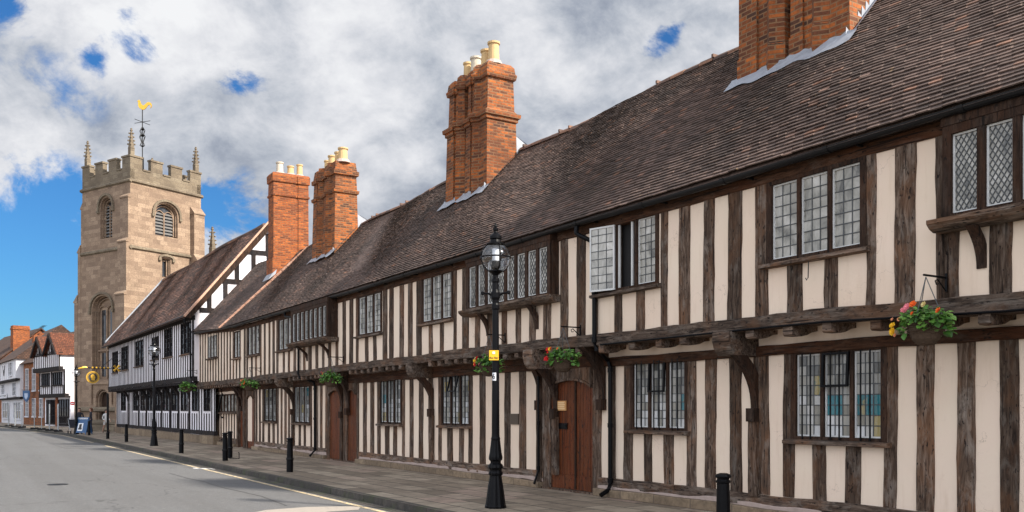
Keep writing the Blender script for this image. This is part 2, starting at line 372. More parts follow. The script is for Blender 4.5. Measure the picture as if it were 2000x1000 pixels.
# ------------------------------------------------------------------ windows
def pane_r(i, j, rows, glass, seed):
    if glass != 'glass_t': return random.random()
    k = random.Random(seed*977+(i//2)*31+(j//2)*7).random(); t = j/rows; q = random.random()
    if k < .055: return .95+.04*q
    if k < .095: return .87+.03*q
    if t < .45: return (.58 if q < .55 else .30)+.2*random.random()  # lower quarries paler: reflections and bright curtains painted into the glass colour
    return .08+.46*q
def leaded_window(par, u0, u1, z0, z1, y, nl, style='grid', rows=7, cols=3, fr=.07, glass='glass', bars=False, sill=True,
                  frame_mat='wood_d', mull=.06, casement=True, skip=(), proud=.0, top_light=False):
    """window in the plane y (recessed a little); returns the frame object with its sub-parts as children"""
    wseed = random.randint(0, 9999)
    f = MB(); yf = y-.03-proud; yb = y+.10
    f.box(u0-fr, u0, yf, yb, z0-.02, z1+fr); f.box(u1, u1+fr, yf, yb, z0-.02, z1+fr)
    f.box(u0, u1, yf, yb, z1, z1+fr); f.box(u0, u1, yf, yb, z0-.02, z0+.025)
    lw = (u1-u0-mull*(nl-1))/nl; lights = []
    for i in range(nl):
        a = u0+i*(lw+mull); lights.append((a, a+lw))
        if i: f.box(a-mull, a, yf+.006, yb-.003, z0+.025, z1)
    fo = f.build('window', M[frame_mat], par)
    c = MB(); cs = MB(); yg = y+.035; panes = []
    zz0 = z0+.025
    for li, (a, b) in enumerate(lights):
        if li in skip: continue
        g = MB(); panes.append(g)
        if casement:
            e = .022
            cs.box(a, a+e, yg-.022, yg+.02, zz0, z1); cs.box(b-e, b, yg-.022, yg+.02, zz0, z1)
            cs.box(a+e, b-e, yg-.022, yg+.02, zz0, zz0+e); cs.box(a+e, b-e, yg-.022, yg+.02, z1-e, z1)
            a += e; b -= e; c0, c1 = zz0+e, z1-e
        else: c0, c1 = zz0, z1
        if style == 'grid':
            for i in range(cols):
                for j in range(rows):
                    p = [(a+(b-a)*i/cols, c0+(c1-c0)*j/rows), (a+(b-a)*(i+1)/cols, c0+(c1-c0)*j/rows),
                         (a+(b-a)*(i+1)/cols, c0+(c1-c0)*(j+1)/rows), (a+(b-a)*i/cols, c0+(c1-c0)*(j+1)/rows)]
                    tx, tz = rnd(-.03,.03), rnd(-.03,.03); mx, mz = (p[0][0]+p[2][0])/2, (p[0][1]+p[2][1])/2
                    g.poly([(q[0], yg+(q[0]-mx)*tx+(q[1]-mz)*tz, q[1]) for q in p], 0, pane_r(i, j, rows, glass, wseed+li))
            for i in range(1, cols):
                x = a+(b-a)*i/cols; c.box(x-.006, x+.006, yg-.008, yg+.004, c0, c1)
            for j in range(1, rows):
                z = c0+(c1-c0)*j/rows; c.box(a, b, yg-.0085, yg+.0035, z-.006, z+.006)
        else:
            dw = (b-a)/cols; dh = dw*1.55; nr = int((c1-c0)/dh)+2
            for j in range(-1, 2*nr+1):
                for i in range(-1, cols+1):
                    cx = a+dw*(i+(.5 if j % 2 else 0)); cz = c0+dh*j*.5
                    p = clip_rect([(cx-dw/2,cz),(cx,cz-dh/2),(cx+dw/2,cz),(cx,cz+dh/2)], a, b, c0, c1)
                    if p:
                        tx, tz = rnd(-.03,.03), rnd(-.03,.03)
                        g.poly([(q[0], yg+(q[0]-cx)*tx+(q[1]-cz)*tz, q[1]) for q in p])
            t = .0055
            for sgn in (1, -1):
                for k in range(-2*nr-4, 2*nr+cols+6):
                    # line x = x0 + sgn*(z-c0)*dw/dh
                    x0 = a+dw*(k+.5); sl = sgn*dw/dh
                    p = clip_rect([(x0-t+sl*(-1), c0-1), (x0+t+sl*(-1), c0-1), (x0+t+sl*(c1-c0+1), c1+1), (x0-t+sl*(c1-c0+1), c1+1)], a, b, c0, c1)
                    if p: c.prism(p, 'y', yg-.008-.001*(sgn > 0), yg+.003)
    for g in panes:
        if g.f: g.build('pane', M[glass], fo, uv=False)
    if c.f: c.build('leading', M['came'], fo)
    if cs.f: cs.build('casement', M['casement'], fo)
    if sill:
        s = MB(); s.prism([(y-.13-proud, z0-.085), (y-.03-proud, z0-.095), (y+.02, z0-.095), (y+.02, z0-.021), (y-.05-proud, z0-.021), (y-.13-proud, z0-.038)], 'x', u0-fr-.07, u1+fr+.07)
        s.build('sill', M['wood_h'], fo)
    if bars:
        b_ = MB()
        for (a, b) in lights:
            for k in (.33, .67):
                x = a+(b-a)*k; b_.tube([(x, yf-.025, z0-.015), (x, yf-.025, z1+.01)], .012, 6)
        b_.build('iron_bar', M['black'], fo)
    return fo

# ================================================================== THE LONG ALMSHOUSE ROW
row = ROW.root('timber_framed_almshouses', 'long cream plastered almshouse row with dark oak studs and jettied upper floor', 'almshouses')
U0 = ROW.u(470); U1 = 26.0                 # left end, right end beyond the frame
zb_bot = interp([(ROW.u(x), ROW.z(x, y)) for x, y in ((2000,609),(1600,632),(1177,675),(1057,683),(700,722),(590,735),(456,750),(386,756))])
BH = .20
def zb_top(u): return zb_bot(u)+BH
Z_PL0, Z_PL1 = 2.40, 2.555                  # plate over the lower wall
Z_SB0, Z_SB1 = .15, .345                    # sill beam
Z_WT = 4.80                                 # top of the panels
up_holes = []; lo_holes = []
def px_win(px0, px1, t0, t1, b0, b1, v):
    u0, u1 = ROW.u(px0, v), ROW.u(px1, v)
    zt = (ROW.z(px0, t0, v)+ROW.z(px1, t1, v))/2; zb = (ROW.z(px0, b0, v)+ROW.z(px1, b1, v))/2
    return u0, u1, zb, zt
WU = dict(A=(1171,1282,443,425,572,553), B=(1509,1682,362,316,511,481), C=(1860,2118,268,202,424,382), F=(929,1084,524,482,604,576),
          G=(702,745,582,571,655,648), H=(827,883,543,532,630,621), O=(589,657,616,597,669.5,658), N=(546,572,625,621,684,680), M=(486,507.5,637,635,694,690))
WL = dict(E=(1556.5,1722.5,693,683,855,860), D=(1238.5,1339,708,701,838,838), J=(865,917.5,734,731,829,829), I=(745,784,743,741,826,826), Rr=(577,605,757,755,825,825), Q=(518,540,760,760,822,822))
wu = {k: px_win(*a, 0.0) for k, a in WU.items()}
wl = {k: px_win(*a, VL) for k, a in WL.items()}
for k, (a, b, c, d) in wu.items():
    if k not in 'CFO': up_holes.append((a-.06, b+.06, c-.03, d+.06))
for k, (a, b, c, d) in wl.items(): lo_holes.append((a-.06, b+.06, c-.03, d+.06))
DO = dict(D1=(1077,1160,742,955), S=(645,671,762,897), T=(680,698,761,899), V=(484,497,772,872))
doors = {}
for k, (a, b, t, bt) in DO.items():
    u0, u1 = ROW.u(a, VL), ROW.u(b, VL); zt = ROW.z((a+b)/2, t, VL); doors[k] = (u0, u1, .04, min(zt, 2.28))
    lo_holes.append((u0, u1, 0, min(zt, 2.28)))

# plaster walls
wm = MB()
grid_wall(wm, U0, U1, 2.78, Z_WT+.1, up_holes, 0.0)
grid_wall(wm, U0, U1, .1, 2.80, lo_holes, VL)
wm.poly([(U0,0,2.79),(U1,0,2.79),(U1,VL,2.79),(U0,VL,2.79)])          # plaster soffit under the jetty
# right gable end and back wall
wm.poly([(U1,VL,0),(U1,5.2,0),(U1,5.2,4.9),(U1,2.8,8.1),(U1,0,4.9),(U1,0,2.7),(U1,VL,2.7)])
wm.poly([(U0,5.2,0),(U1,5.2,0),(U1,5.2,4.9),(U0,5.2,4.9)])
wm.build('plaster_wall', M['cream'], row)

studs = []        # (u0,u1,z0,z1,y)
def stud_px(px0, px1, up=True, z0=None, z1=None):
    v = 0.0 if up else VL
    u0, u1 = ROW.u(px0, v), ROW.u(px1, v)
    um = (u0+u1)/2
    if up: studs.append((u0, u1, zb_top(um)-.01 if z0 is None else z0, Z_WT+.02 if z1 is None else z1, v, um))
    else: studs.append((u0, u1, Z_SB1-.01 if z0 is None else z0, Z_PL0+.01 if z1 is None else z1, v, um))
for a, b in ((1327,1349),(1375,1396),(1422,1449),(1476,1501),(1693,1710),(1748,1788),(1831,1858),(1291,1304),(1096,1110),(1127,1144),(904,916),(748.5,757),(761,769),(781,789),(798,806),(814,824),(886.5,892),(683,690),(696,700.5),(670,676)):
    stud_px(a, b)
stud_px(1161, 1168)
def below(names, lists, up):
    for nme, lst in zip(names, lists):
        w = (wu if up else wl)[nme]
        for a, b in lst: stud_px(a, b, up, None, w[2]-.06)
below(['A','B','C','F','H','G'], [[(1201,1216),(1243,1260)], [(1539,1568),(1610,1637)], [(1838,1873),(1933,1977),(2040,2080)], [(929,938),(953,967),(981,991),(1008,1018),(1035,1046.5),(1062,1076)], [(839,846),(860,867)], [(714,720),(730,736)]], True)
below(['O','N','M'], [[(593,597),(603,609),(617,622),(630,634),(642,647),(656,661)], [(553,556.5),(563,566.5)], [(491,494),(499,502)]], True)
for a, b in ((1219,1236),(1342,1360),(1378,1399),(1427,1450),(1475,1504),(1531,1552),(1726,1752),(1790,1824),(1870,1905),(1954,1990),(916,923),(938,949),(962,971),(986,997),(1015,1028),(1048,1057),(710,717),(724,731),(738,744),(786,791),(801,808),(819,827),(838,846),(857,863),(1196,1203)):
    stud_px(a, b, False)
below(['E','D','J','I','Rr','Q'], [[(1589,1616),(1651,1680)], [(1259,1274),(1298,1317)], [(875,885),(897,906)], [(753,761),(769,776)], [(584,588),(594,598)], [(524,528),(533,537)]], False)
# far parts of the row, measured in pixel strips
for a, b in ((477,480),(482,484.5),(508.5,511),(516,519),(525,528),(533,537),(540.5,544),(574,578.5),(582,585)):
    stud_px(a, b)
for a, b in ((500,503),(506.5,509.5),(513,516.5),(542,544.5),(549,552),(556,560),(563.5,567),(572,575.5),(607,610),(617,620.5),(626,630),(636,640)):
    stud_px(a, b, False)
# beyond the right edge of the picture
for k in range(9):
    u = ROW.u(2130)+.2+k*.56; studs.append((u, u+.24, zb_top(u)-.01, Z_WT+.02, 0.0, u))
    u = ROW.u(2040, VL)+k*.58; studs.append((u, u+.24, Z_SB1-.01, Z_PL0+.01, VL, u))
vis = [s for s in studs if s[5] < ROW.u(2000)+.3]; out = [s for s in studs if s[5] >= ROW.u(2000)+.3]
vis.sort(key=lambda s: -s[5])
for i, (a, b, z0, z1, y, um) in enumerate(vis[:100]):
    m = MB(); m.vbeam(a, b, z0, z1, y-.022, y+.05, .0065, lean=rnd(-.02,.02)); m.build('stud', M['wood_v'], row)
m = MB()
for (a, b, z0, z1, y, um) in vis[100:]+out: m.vbeam(a, b, z0, z1, y-.022, y+.05, .008)
tag(m.build('studs', M['wood_v'], row), kind='stuff')

# horizontal timbers
m = MB(); m.hbeam(U0, U1, zb_bot, zb_top, -.06, VL-.2, .014); m.build('bressummer', M['wood_h'], row)
m = MB(); m.hbeam(U0, U1, Z_WT, 4.97, -.035, .2, .006); m.build('eaves_plate', M['wood_dh'], row)
def gaps(lo, hi, cuts):
    cuts = sorted((max(lo,a), min(hi,b)) for a, b in cuts if b > lo and a < hi); p = lo
    for a, b in cuts:
        if a > p: yield p, a
        p = max(p, b)
    if p < hi: yield p, hi
dcuts = [(doors['D1'][0]-.25, doors['D1'][1]+.2), (doors['S'][0]-.2, doors['T'][1]+.22), (U0, doors['V'][1]+.15)]
for a, b in gaps(U0, U1, dcuts):
    m = MB(); m.hbeam(a, b, Z_SB0, Z_SB1, VL-.05, VL+.1, .012); m.build('sill_beam', M['wood_h'], row)
    m = MB(); m.hbeam(a, b, Z_SB0-.02, Z_SB0+.055, VL-.058, VL+.05, .018, .22); m.build('mortar_fillet', M['soil'], row)
    m = MB(); m.hbeam(a, b, -.05, .14, VL-.17, VL+.1, .014, .5); m.build('plinth', M['plinth'], row)
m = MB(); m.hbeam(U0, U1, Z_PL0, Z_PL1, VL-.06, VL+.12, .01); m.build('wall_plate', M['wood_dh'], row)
# black pipe clipped along the bressummer
pth = [(u, -.085, zb_bot(u)+.01) for u in [ROW.u(1180)+k*.8 for k in range(int((U1-ROW.u(1180))/.8))]]
m = MB(); m.tube(pth, .016, 6); m.build('cable_pipe', M['black'], row)

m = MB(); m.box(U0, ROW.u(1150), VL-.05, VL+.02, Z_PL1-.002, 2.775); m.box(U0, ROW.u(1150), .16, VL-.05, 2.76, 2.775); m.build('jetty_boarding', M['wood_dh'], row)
# joists and dragon beams
def joist(mb, u, w, z0, z1, yo=-.05):
    prof = [(VL+.1,z1-.05),(VL+.1,z1),(yo,z1),(yo,z0+.02),(yo+.03,z0),(yo+.20,z0),(yo+.30,z0+.02),(yo+.40,z0+.06)]
    mb.prism(prof, 'x', u-w/2, u+w/2)
big = [(1380,1448),(1011,1061),(784,822),(529,556),(655,668),(1163,1172)]
bigu = [(ROW.u(a, -.1), ROW.u(b, -.1)) for a, b in big]
jpx = [(1167,1222),(1225,1272),(1276,1318),(1324,1376),(1452,1516),(1527,1590),(1601,1671),(1693,1750),(1815,1870),(1905,1980)]
ju = [(ROW.u(a, -.05)+.11) for a, b in jpx]
u = ROW.u(1160); 
while u > U0+.1:
    u -= .43
    if not any(a-.14 < u < b+.14 for a, b in bigu): ju.append(u)
u = max(ju)+.5
while u < U1: ju.append(u); u += .52
for u in sorted(ju, reverse=True):
    zj = zb_bot(u)
    m = MB(); joist(m, u, rnd(.13,.165), zj-.125+rnd(-.01,.01), zj+.02, -.05+rnd(-.02,.02)); m.build('joist', M['wood_h'], row)
def bracket_profile(yo, zt, zb_, th=.12):
    """curved brace from the wall (y=VL) up to the jetty"""
    p = []; n = 9
    for k in range(n+1):
        t = k/n; p.append((VL-.05-(VL-.05-yo)*(t**2.6), zb_+(zt-zb_)*t))
    q = [(min(VL-.02, y+th+.10*t), z) for (y, z), t in zip(p, [i/n for i in range(n+1)])]
    return p+q[::-1]
for (a, b) in bigu[:4]:
    m = MB(); zt = zb_bot((a+b)/2); w = min(b-a, .34)
    prof = [(VL+.1,Z_PL1-.16),(VL+.1,zt+.01),(-.16,zt+.01),(-.17,zt-.13),(-.13,Z_PL1-.05),(-.05,Z_PL1-.15)]
    m.prism(prof, 'x', (a+b)/2-w/2, (a+b)/2+w/2); m.build('beam_end', M['wood_h'], row)
    uc = (a+b)/2+.12
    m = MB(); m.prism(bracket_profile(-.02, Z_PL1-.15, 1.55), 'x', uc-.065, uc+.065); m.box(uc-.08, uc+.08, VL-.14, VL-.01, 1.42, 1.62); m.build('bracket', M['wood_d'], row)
    m = MB(); m.vbeam(uc-.085, uc+.085, .3, 1.45, VL-.09, VL-.01, .008); m.build('post', M['wood_v'], row)

# windows
leaded_window(row, *wu['B'], 0, 3, 'grid', 7, 3, .09, 'glass')
fa = leaded_window(row, *wu['A'], 0, 3, 'grid', 8, 3, .07, 'glass', skip=(0,1))
# open casement of window A swings out to the street
a0, a1, az0, az1 = wu['A']; lw = (a1-a0-.12)/3
cm = MB(); gm = MB(); lm = MB(); ang = R(17)
def sw(d, n, z): return (a0+lw+.03-d*math.cos(ang)-n*math.sin(ang), -.05-d*math.sin(ang)+n*math.cos(ang), z)
def swbox(mb, d0, d1, n0, n1, z0, z1): mb.hexa([sw(d0,n0,z0),sw(d1,n0,z0),sw(d1,n1,z0),sw(d0,n1,z0),sw(d0,n0,z1),sw(d1,n0,z1),sw(d1,n1,z1),sw(d0,n1,z1)])
W_ = lw+.06
swbox(cm,0,.03,-.015,.015,az0,az1); swbox(cm,W_-.03,W_,-.015,.015,az0,az1); swbox(cm,.03,W_-.03,-.015,.015,az0,az0+.03); swbox(cm,.03,W_-.03,-.015,.015,az1-.03,az1)
for i in range(1,3): swbox(lm, W_*i/3-.006, W_*i/3+.006, -.006,.006, az0+.03, az1-.03)
for j in range(1,8): z = az0+(az1-az0)*j/8; swbox(lm,.03,W_-.03,-.007,.007,z-.006,z+.006)
for i in range(3):
    for j in range(8):
        d0, d1 = .03+(W_-.06)*i/3, .03+(W_-.06)*(i+1)/3; z0_, z1_ = az0+.03+(az1-az0-.06)*j/8, az0+.03+(az1-az0-.06)*(j+1)/8
        k = rnd(-.004,.004); gm.poly([sw(d0,k,z0_), sw(d1,-k,z0_), sw(d1,k,z1_), sw(d0,-k,z1_)])
lm.build('leading', M['came'], fa); gm.build('glass', M['glass'], fa, uv=False); co = cm.build('open_casement', M['casement'], fa)
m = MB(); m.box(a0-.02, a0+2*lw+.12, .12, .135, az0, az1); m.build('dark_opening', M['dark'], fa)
m = MB(); m.box(a0+lw+.06, a0+lw+.10, .0, .03, az0+.03, az1); m.box(a0+lw*2-.06, a0+lw*2-.02, .0, .03, az0+.03, az1); m.build('casement_stile', M['casement'], fa)

leaded_window(row, *wu['G'], 0, 3, 'grid', 7, 3, .06, 'glass')
leaded_window(row, *wu['H'], 0, 3, 'grid', 7, 3, .07, 'glass')
leaded_window(row, *wu['N'], 0, 3, 'grid', 7, 2, .05, 'glass', mull=.05)
leaded_window(row, *wu['M'], 0, 3, 'grid', 7, 2, .05, 'glass', mull=.05)
leaded_window(row, *wl['E'], VL, 3, 'grid', 8, 3, .09, 'glass_t', bars=True)
leaded_window(row, *wl['D'], VL, 3, 'grid', 8, 3, .07, 'glass_t', bars=True)
leaded_window(row, *wl['J'], VL, 3, 'grid', 9, 3, .06, 'glass_t', bars=True)
leaded_window(row, *wl['I'], VL, 3, 'grid', 9, 3, .06, 'glass_t', bars=True)
leaded_window(row, *wl['Rr'], VL, 3, 'grid', 8, 2, .06, 'glass_t', bars=True)
leaded_window(row, *wl['Q'], VL, 3, 'grid', 8, 2, .06, 'glass_t', bars=True)
# small opening top casements in the middle lights of two lower windows
for k, sc_ in (('E', .40), ('J', .34), ('D', .46)):
    u0, u1, z0, z1 = wl[k]; lw2 = (u1-u0-.12)/3; a = u0+lw2+.06; b = a+lw2; zc = z1-(z1-z0)*sc_
    m = MB(); tl = R(14) if k == 'J' else R(3)
    def tp(x, d, z): return (x, VL-.055-(z1-z)*math.sin(tl)+d, z)
    for (x0,x1,q0,q1) in ((a-.01,a+.025,zc,z1),(b-.025,b+.01,zc,z1),(a+.025,b-.025,zc,zc+.03),(a+.025,b-.025,z1-.03,z1)):
        m.hexa([tp(x0,0,q0),tp(x1,0,q0),tp(x1,.03,q0),tp(x0,.03,q0),tp(x0,0,q1),tp(x1,0,q1),tp(x1,.03,q1),tp(x0,.03,q1)])
    m.build('top_casement', M['black'], row)

_u = [ROW.u(x, -.14) for x in (1860, 1910, 1926)]; wu['C'] = (_u[0], _u[0]+3*(_u[2]-_u[0])+_u[1]-_u[0], wu['C'][2], wu['C'][3]); MC = _u[2]-_u[1]
u_, z_ = ROW.uz(1593, 512, 0); m = MB(); m.tube([(u_,-.14,z_),(u_,-.15,z_-.22),(u_-.02,-.155,z_-.25),(u_-.04,-.15,z_-.22)], .007, 6); m.build('window_hook', M['gutter'], row)
# oriels (slightly projecting mullioned windows)
def oriel(key, nl, cols, proj, style='diamond', frame='wood_d'):
    u0, u1, z0, z1 = wu[key]; y = -proj
    w = leaded_window(row, u0, u1, z0, z1, y, nl, style, 10, cols, .10, 'glass', sill=False, mull=MC if nl < 6 else .09, frame_mat=frame, casement=True)
    b = MB(); b.box(u0-.10, u1+.10, y+.101, .02, z0-.02, z1+.1)
    b.box(u0-.12, u1+.12, y-.04, .02, z1+.102, 4.97)                      # head up to the eaves
    b.box(u0-.135, u0-.101, y+.02, .02, z0-.02, z1+.1); b.box(u1+.101, u1+.135, y+.02, .02, z0-.02, z1+.1)
    b.build('oriel_box', M['wood_d'], w)
    s = MB(); s.prism([(y-.16,z0-.03),(y-.16,z0-.075),(y-.10,z0-.13),(y-.03,z0-.16),(.0,z0-.16),(.0,z0-.03)], 'x', u0-.22, u1+.22); s.build('sill', M['wood_h'], w)
    for t in ((.18,.80) if nl > 3 else (.30,.9)):
        uc = u0+(u1-u0)*t; p = []; q = []
        for k in range(8):
            a = k/7; p.append((-.02-(proj+.08)*a**2.2, z0-.62+.46*a)); q.append((min(-.0, -.02-(proj+.08)*a**2.2+.09), z0-.62+.46*a))
        m = MB(); m.prism(p+q[::-1], 'x', uc-.055, uc+.055); m.build('oriel_bracket', M['wood_d'], w)
    return w
oriel('C', 4, 4, .14); oriel('F', 8, 3, .16); oriel('O', 8, 3, .30)

# doors
def plank_door(key, leaves, frame_w):
    u0, u1, z0, z1 = doors[key]; uc = (u0+u1)/2; zs = z1-.16; y = VL+.0
    d = MB(); n = max(4, int((u1-u0)/.105)); 
    for i in range(n):
        a = u0+(u1-u0)*i/n; b = u0+(u1-u0)*(i+1)/n
        d.box(a+.003, b-.003, y+rnd(0,.004), y+.05, .32, z1)
    d.box(u0, u1, y-.004, y+.05, .04, .31)
    d.box(u0+.004, u1-.004, y+.012, y+.052, .3, z1-.004)
    do = d.build('door', M['door'], row)
    # frame, arched head
    f = MB(); f.vbeam(u0-frame_w, u0+.01, .0, Z_PL0+.01, VL-.04, VL+.15, .006); f.vbeam(u1-.01, u1+frame_w*.8, .0, Z_PL0+.01, VL-.03, VL+.15, .006)
    pts = []; nn = 8
    for k in range(nn+1):
        t = k/nn; x = u0+.01+(u1-u0-.02)*t; e = 1-abs(2*t-1); pts.append((x, zs+.15*math.sin(e*math.pi/2)**.7))
    for (a, b) in zip(pts, pts[1:]):
        f.hexa([(a[0],VL-.055,a[1]),(b[0],VL-.055,b[1]),(b[0],VL+.15,b[1]),(a[0],VL+.15,a[1]),(a[0],VL-.055,Z_PL0+.01),(b[0],VL-.055,Z_PL0+.01),(b[0],VL+.15,Z_PL0+.01),(a[0],VL+.15,Z_PL0+.01)])
        f.hexa([(a[0],VL-.085,a[1]+.0),(b[0],VL-.085,b[1]+.0),(b[0],VL-.05,b[1]),(a[0],VL-.05,a[1]),(a[0],VL-.085,a[1]+.045),(b[0],VL-.085,b[1]+.045),(b[0],VL-.05,b[1]+.045),(a[0],VL-.05,a[1]+.045)])
    f.box(u0-frame_w*.9, u1+frame_w*.7, VL-.09, VL+.3, -.02, .035)
    f.build('door_frame', M['wood_v'], row)
    return do
d1 = plank_door('D1', 2, .30)
u0, u1, z0, z1 = doors['D1']; y = VL; us = u0+(u1-u0)*.60
m = MB(); m.box(us-.02, us+.02, y-.03, y+.0, .06, z1-.02); m.build('meeting_stile', M['wood_d'], d1)
def px_on(px, py, v): return ROW.uz(px, py, v)
a, zt = px_on(1091, 783, y); b, zb_ = px_on(1107, 802, y)
m = MB(); m.box(a, b, y-.03, y-.002, zb_, zt, 0)
for k in range(4):
    z = zb_+(zt-zb_)*(.2+.2*k); m.box(a+.02, b-.02-.02*(k % 2), y-.034, y-.03, z-.012, z+.012, 1)
m.build('door_notice', [M['tan'], M['tan_l']], d1)
a, zt = px_on(1092, 826, y); b, zb_ = px_on(1109, 838, y)
m = MB(); m.box(a, b, y-.02, y-.002, zb_, zt); m.box(a+.03, b-.03, y-.03, y-.02, zb_+.03, zt-.03); m.build('letter_box', M['black'], d1)
a, zt = px_on(1083.5, 825, y); b, zb_ = px_on(1088, 838, y)
m = MB(); m.box(a, b, y-.035, y-.002, zb_, zt); m.build('key_safe', M['steel'], d1)
plank_door('S', 1, .18); plank_door('T', 1, .18); plank_door('V', 1, .16)
# braces that carry the jetty over the doors
for (p_, zlow) in ((1050, 1.75), (1171, 1.75), (664, 1.5), (676, 1.6), (470, 1.7)):
    uc = ROW.u(p_, VL-.1); m = MB(); m.prism(bracket_profile(-.10, zb_bot(uc)-.01, zlow, .14), 'x', uc-.08, uc+.08); m.box(uc-.085, uc+.085, VL-.13, VL-.005, zlow-.16, zlow+.04)
    m.build('bracket', M['wood_d'], row)
for p_ in (1050, 664):
    uc = ROW.u(p_, VL-.1); m = MB(); m.vbeam(uc-.08, uc+.08, .02, zlow, VL-.085, VL, .006); m.build('post', M['wood_v'], row)
# plaque
a, zt = px_on(998, 808, VL); b, zb_ = px_on(1014, 829, VL); m = MB(); m.box(a, b, VL-.03, VL+.01, zb_, zt)
for k in range(1,5): z = zb_+(zt-zb_)*k/5; m.box(a+.015, b-.015, VL-.036, VL-.03, z-.006, z+.006)
m.build('plaque', M['plaque'], row)

# gutter and downpipes
ZG = 4.965; YG = -.2
def zgut(u): return ZG+.012*math.sin(u*.9)
m = MB(); n = 90; rg = []
for k in range(n+1):
    u = U0-.3+(U1-U0+.5)*k/n; ring = []
    for q in range(9):
        a = math.pi+math.pi*q/8; ring.append((u, YG+.068*math.cos(a), zgut(u)+.02+.068*math.sin(a)))
    for q in range(8, -1, -1):
        a = math.pi+math.pi*q/8; ring.append((u, YG+.060*math.cos(a), zgut(u)+.022+.060*math.sin(a)))
    rg.append(ring)
m.rings(rg)
u = U1-.7
while u > U0:
    rg = []
    for du in (-.035, .035):
        rg.append([(u+du, YG+.078*math.cos(math.pi+math.pi*q/8), zgut(u)+.022+.078*math.sin(math.pi+math.pi*q/8)) for q in range(9)]+[(u+du, YG+.06, zgut(u)+.03), (u+du, YG-.06, zgut(u)+.03)])
    m.rings(rg); m.box(u+.4-.012, u+.4+.012, YG+.05, .0, zgut(u)-.05, zgut(u)-.02)
    u -= 1.83
m.build('gutter', M['gutter'], row)
def downpipe(par, pts, r=.042):
    m = MB(); m.tube(pts, r, 10)
    for p, q in zip(pts, pts[1:]):
        if abs(p[2]-q[2]) > 1.2:
            for t in (.03, .5, .97): m.lathe([(r+.012,-.04),(r+.012,.04)], p[0], p[1], p[2]+(q[2]-p[2])*t, 10)
    m.build('downpipe', M['black'], par)
ua = ROW.u(1161, -.07); ub = ROW.u(1192, VL-.12)
downpipe(row, [(ROW.u(1126, YG), YG, 4.92), (ROW.u(1126, YG), YG, 4.80), (ROW.u(1132, YG), YG+.02, 4.74), (ua-.06, -.08, 4.62), (ua, -.07, 4.52), (ua, -.07, 2.80), (ua+.03, -.05, 2.68), (ub-.05, VL-.14, 2.50), (ub, VL-.12, 2.38), (ub, VL-.12, .25), (ub, VL-.16, .14), (ub, VL-.34, .05)])
ua = ROW.u(583, -.07); ub = ROW.u(615, VL-.12)
downpipe(row, [(ROW.u(556, YG), YG, 4.92), (ROW.u(557, YG), YG, 4.78), (ua-.15, -.09, 4.66), (ua, -.07, 4.5), (ua, -.07, 2.78), (ua+.06, -.05, 2.66), (ub-.05, VL-.14, 2.52), (ub, VL-.12, 2.35), (ub, VL-.12, .25), (ub, VL-.3, .06)])
downpipe(row, [(ROW.u(1053, VL-.1), VL-.12, 2.3), (ROW.u(1053, VL-.1), VL-.12, .35), (ROW.u(1051, VL-.1), VL-.2, .08)], .022)

# roof: real tiles laid in courses
EY, EZ, RY, RZ = -.27, 5.0, 2.8, 8.36
def tile_roof(par, name, u0f, u1f, EY, EZ, RY, RZ, gauge, tw, mat, sag=.048, thick=.018, back=None, skipf=None):
    mb = MB(); sl = math.hypot(RY-EY, RZ-EZ); dy, dz = (RY-EY)/sl, (RZ-EZ)/sl; ny, nz = -dz, dy
    rows = int(sl/gauge)
    def dev(u, s): return sag*(math.sin(u*.55+s*.6)+.6*math.sin(u*1.27+1.3+s)+.5*math.sin(u*.21))*min(1, s/1.2)*.8
    for k in range(rows+1):
        s0 = k*gauge; s1 = min(s0+gauge*1.9, sl); a_, b_ = u0f(s0/sl), u1f(s0/sl)
        u = a_+(k % 2)*tw*.5-tw*.5
        while u < b_:
            w = tw*rnd(.98,1.01); ua, ub = max(u, a_), min(u+w-.003, b_)
            if ub-ua > .03 and not (skipf and skipf((ua+ub)/2, s0)):
                o = dev((ua+ub)/2, s0)+.012; lift = thick*rnd(2.1,2.6); ds = rnd(-.006,.006)-(rnd(.02,.05) if random.random() < .004 else 0); tw_ = rnd(-.0025,.0025)
                def P(uu, s, h): return (uu, EY+dy*s+ny*h, EZ+dz*s+nz*h)
                oa, ob = dev(ua, s0)+.012, dev(ub, s0)+.012
                t0, t1 = P(ua, s0+ds, oa+lift+tw_), P(ub, s0+ds, ob+lift-tw_); t2, t3 = P(ub, s1, ob), P(ua, s1, oa)
                b0, b1 = P(ua, s0+ds, oa+lift-thick+tw_), P(ub, s0+ds, ob+lift-thick-tw_); bb = len(mb.v); r = random.random()
                r = r**1.3
                b2, b3 = P(ub, s1, ob-.012), P(ua, s1, oa-.012)
                mb.v.extend([t0,t1,t2,t3,b0,b1,b2,b3])
                mb.face((bb,bb+1,bb+2,bb+3),0,r); mb.face((bb+4,bb+5,bb+1,bb),0,r); mb.face((bb+4,bb,bb+3,bb+7),0,r); mb.face((bb+1,bb+5,bb+6,bb+2),0,r)
            u += tw
    # underlay and back slope
    a_, b_ = u0f(0), u1f(0); c_, d_ = u0f(1), u1f(1)
    mb.poly([(a_,EY,EZ-.03),(b_,EY,EZ-.03),(d_,RY,RZ-.03),(c_,RY,RZ-.03)],0,.3)
    by = 2*RY-EY+.2
    mb.poly([(c_,RY,RZ-.03),(d_,RY,RZ-.03),(b_,by,EZ-.05),(a_,by,EZ-.05)],0,.3)
    return mb.build(name, M[mat], par, uv=False), dev
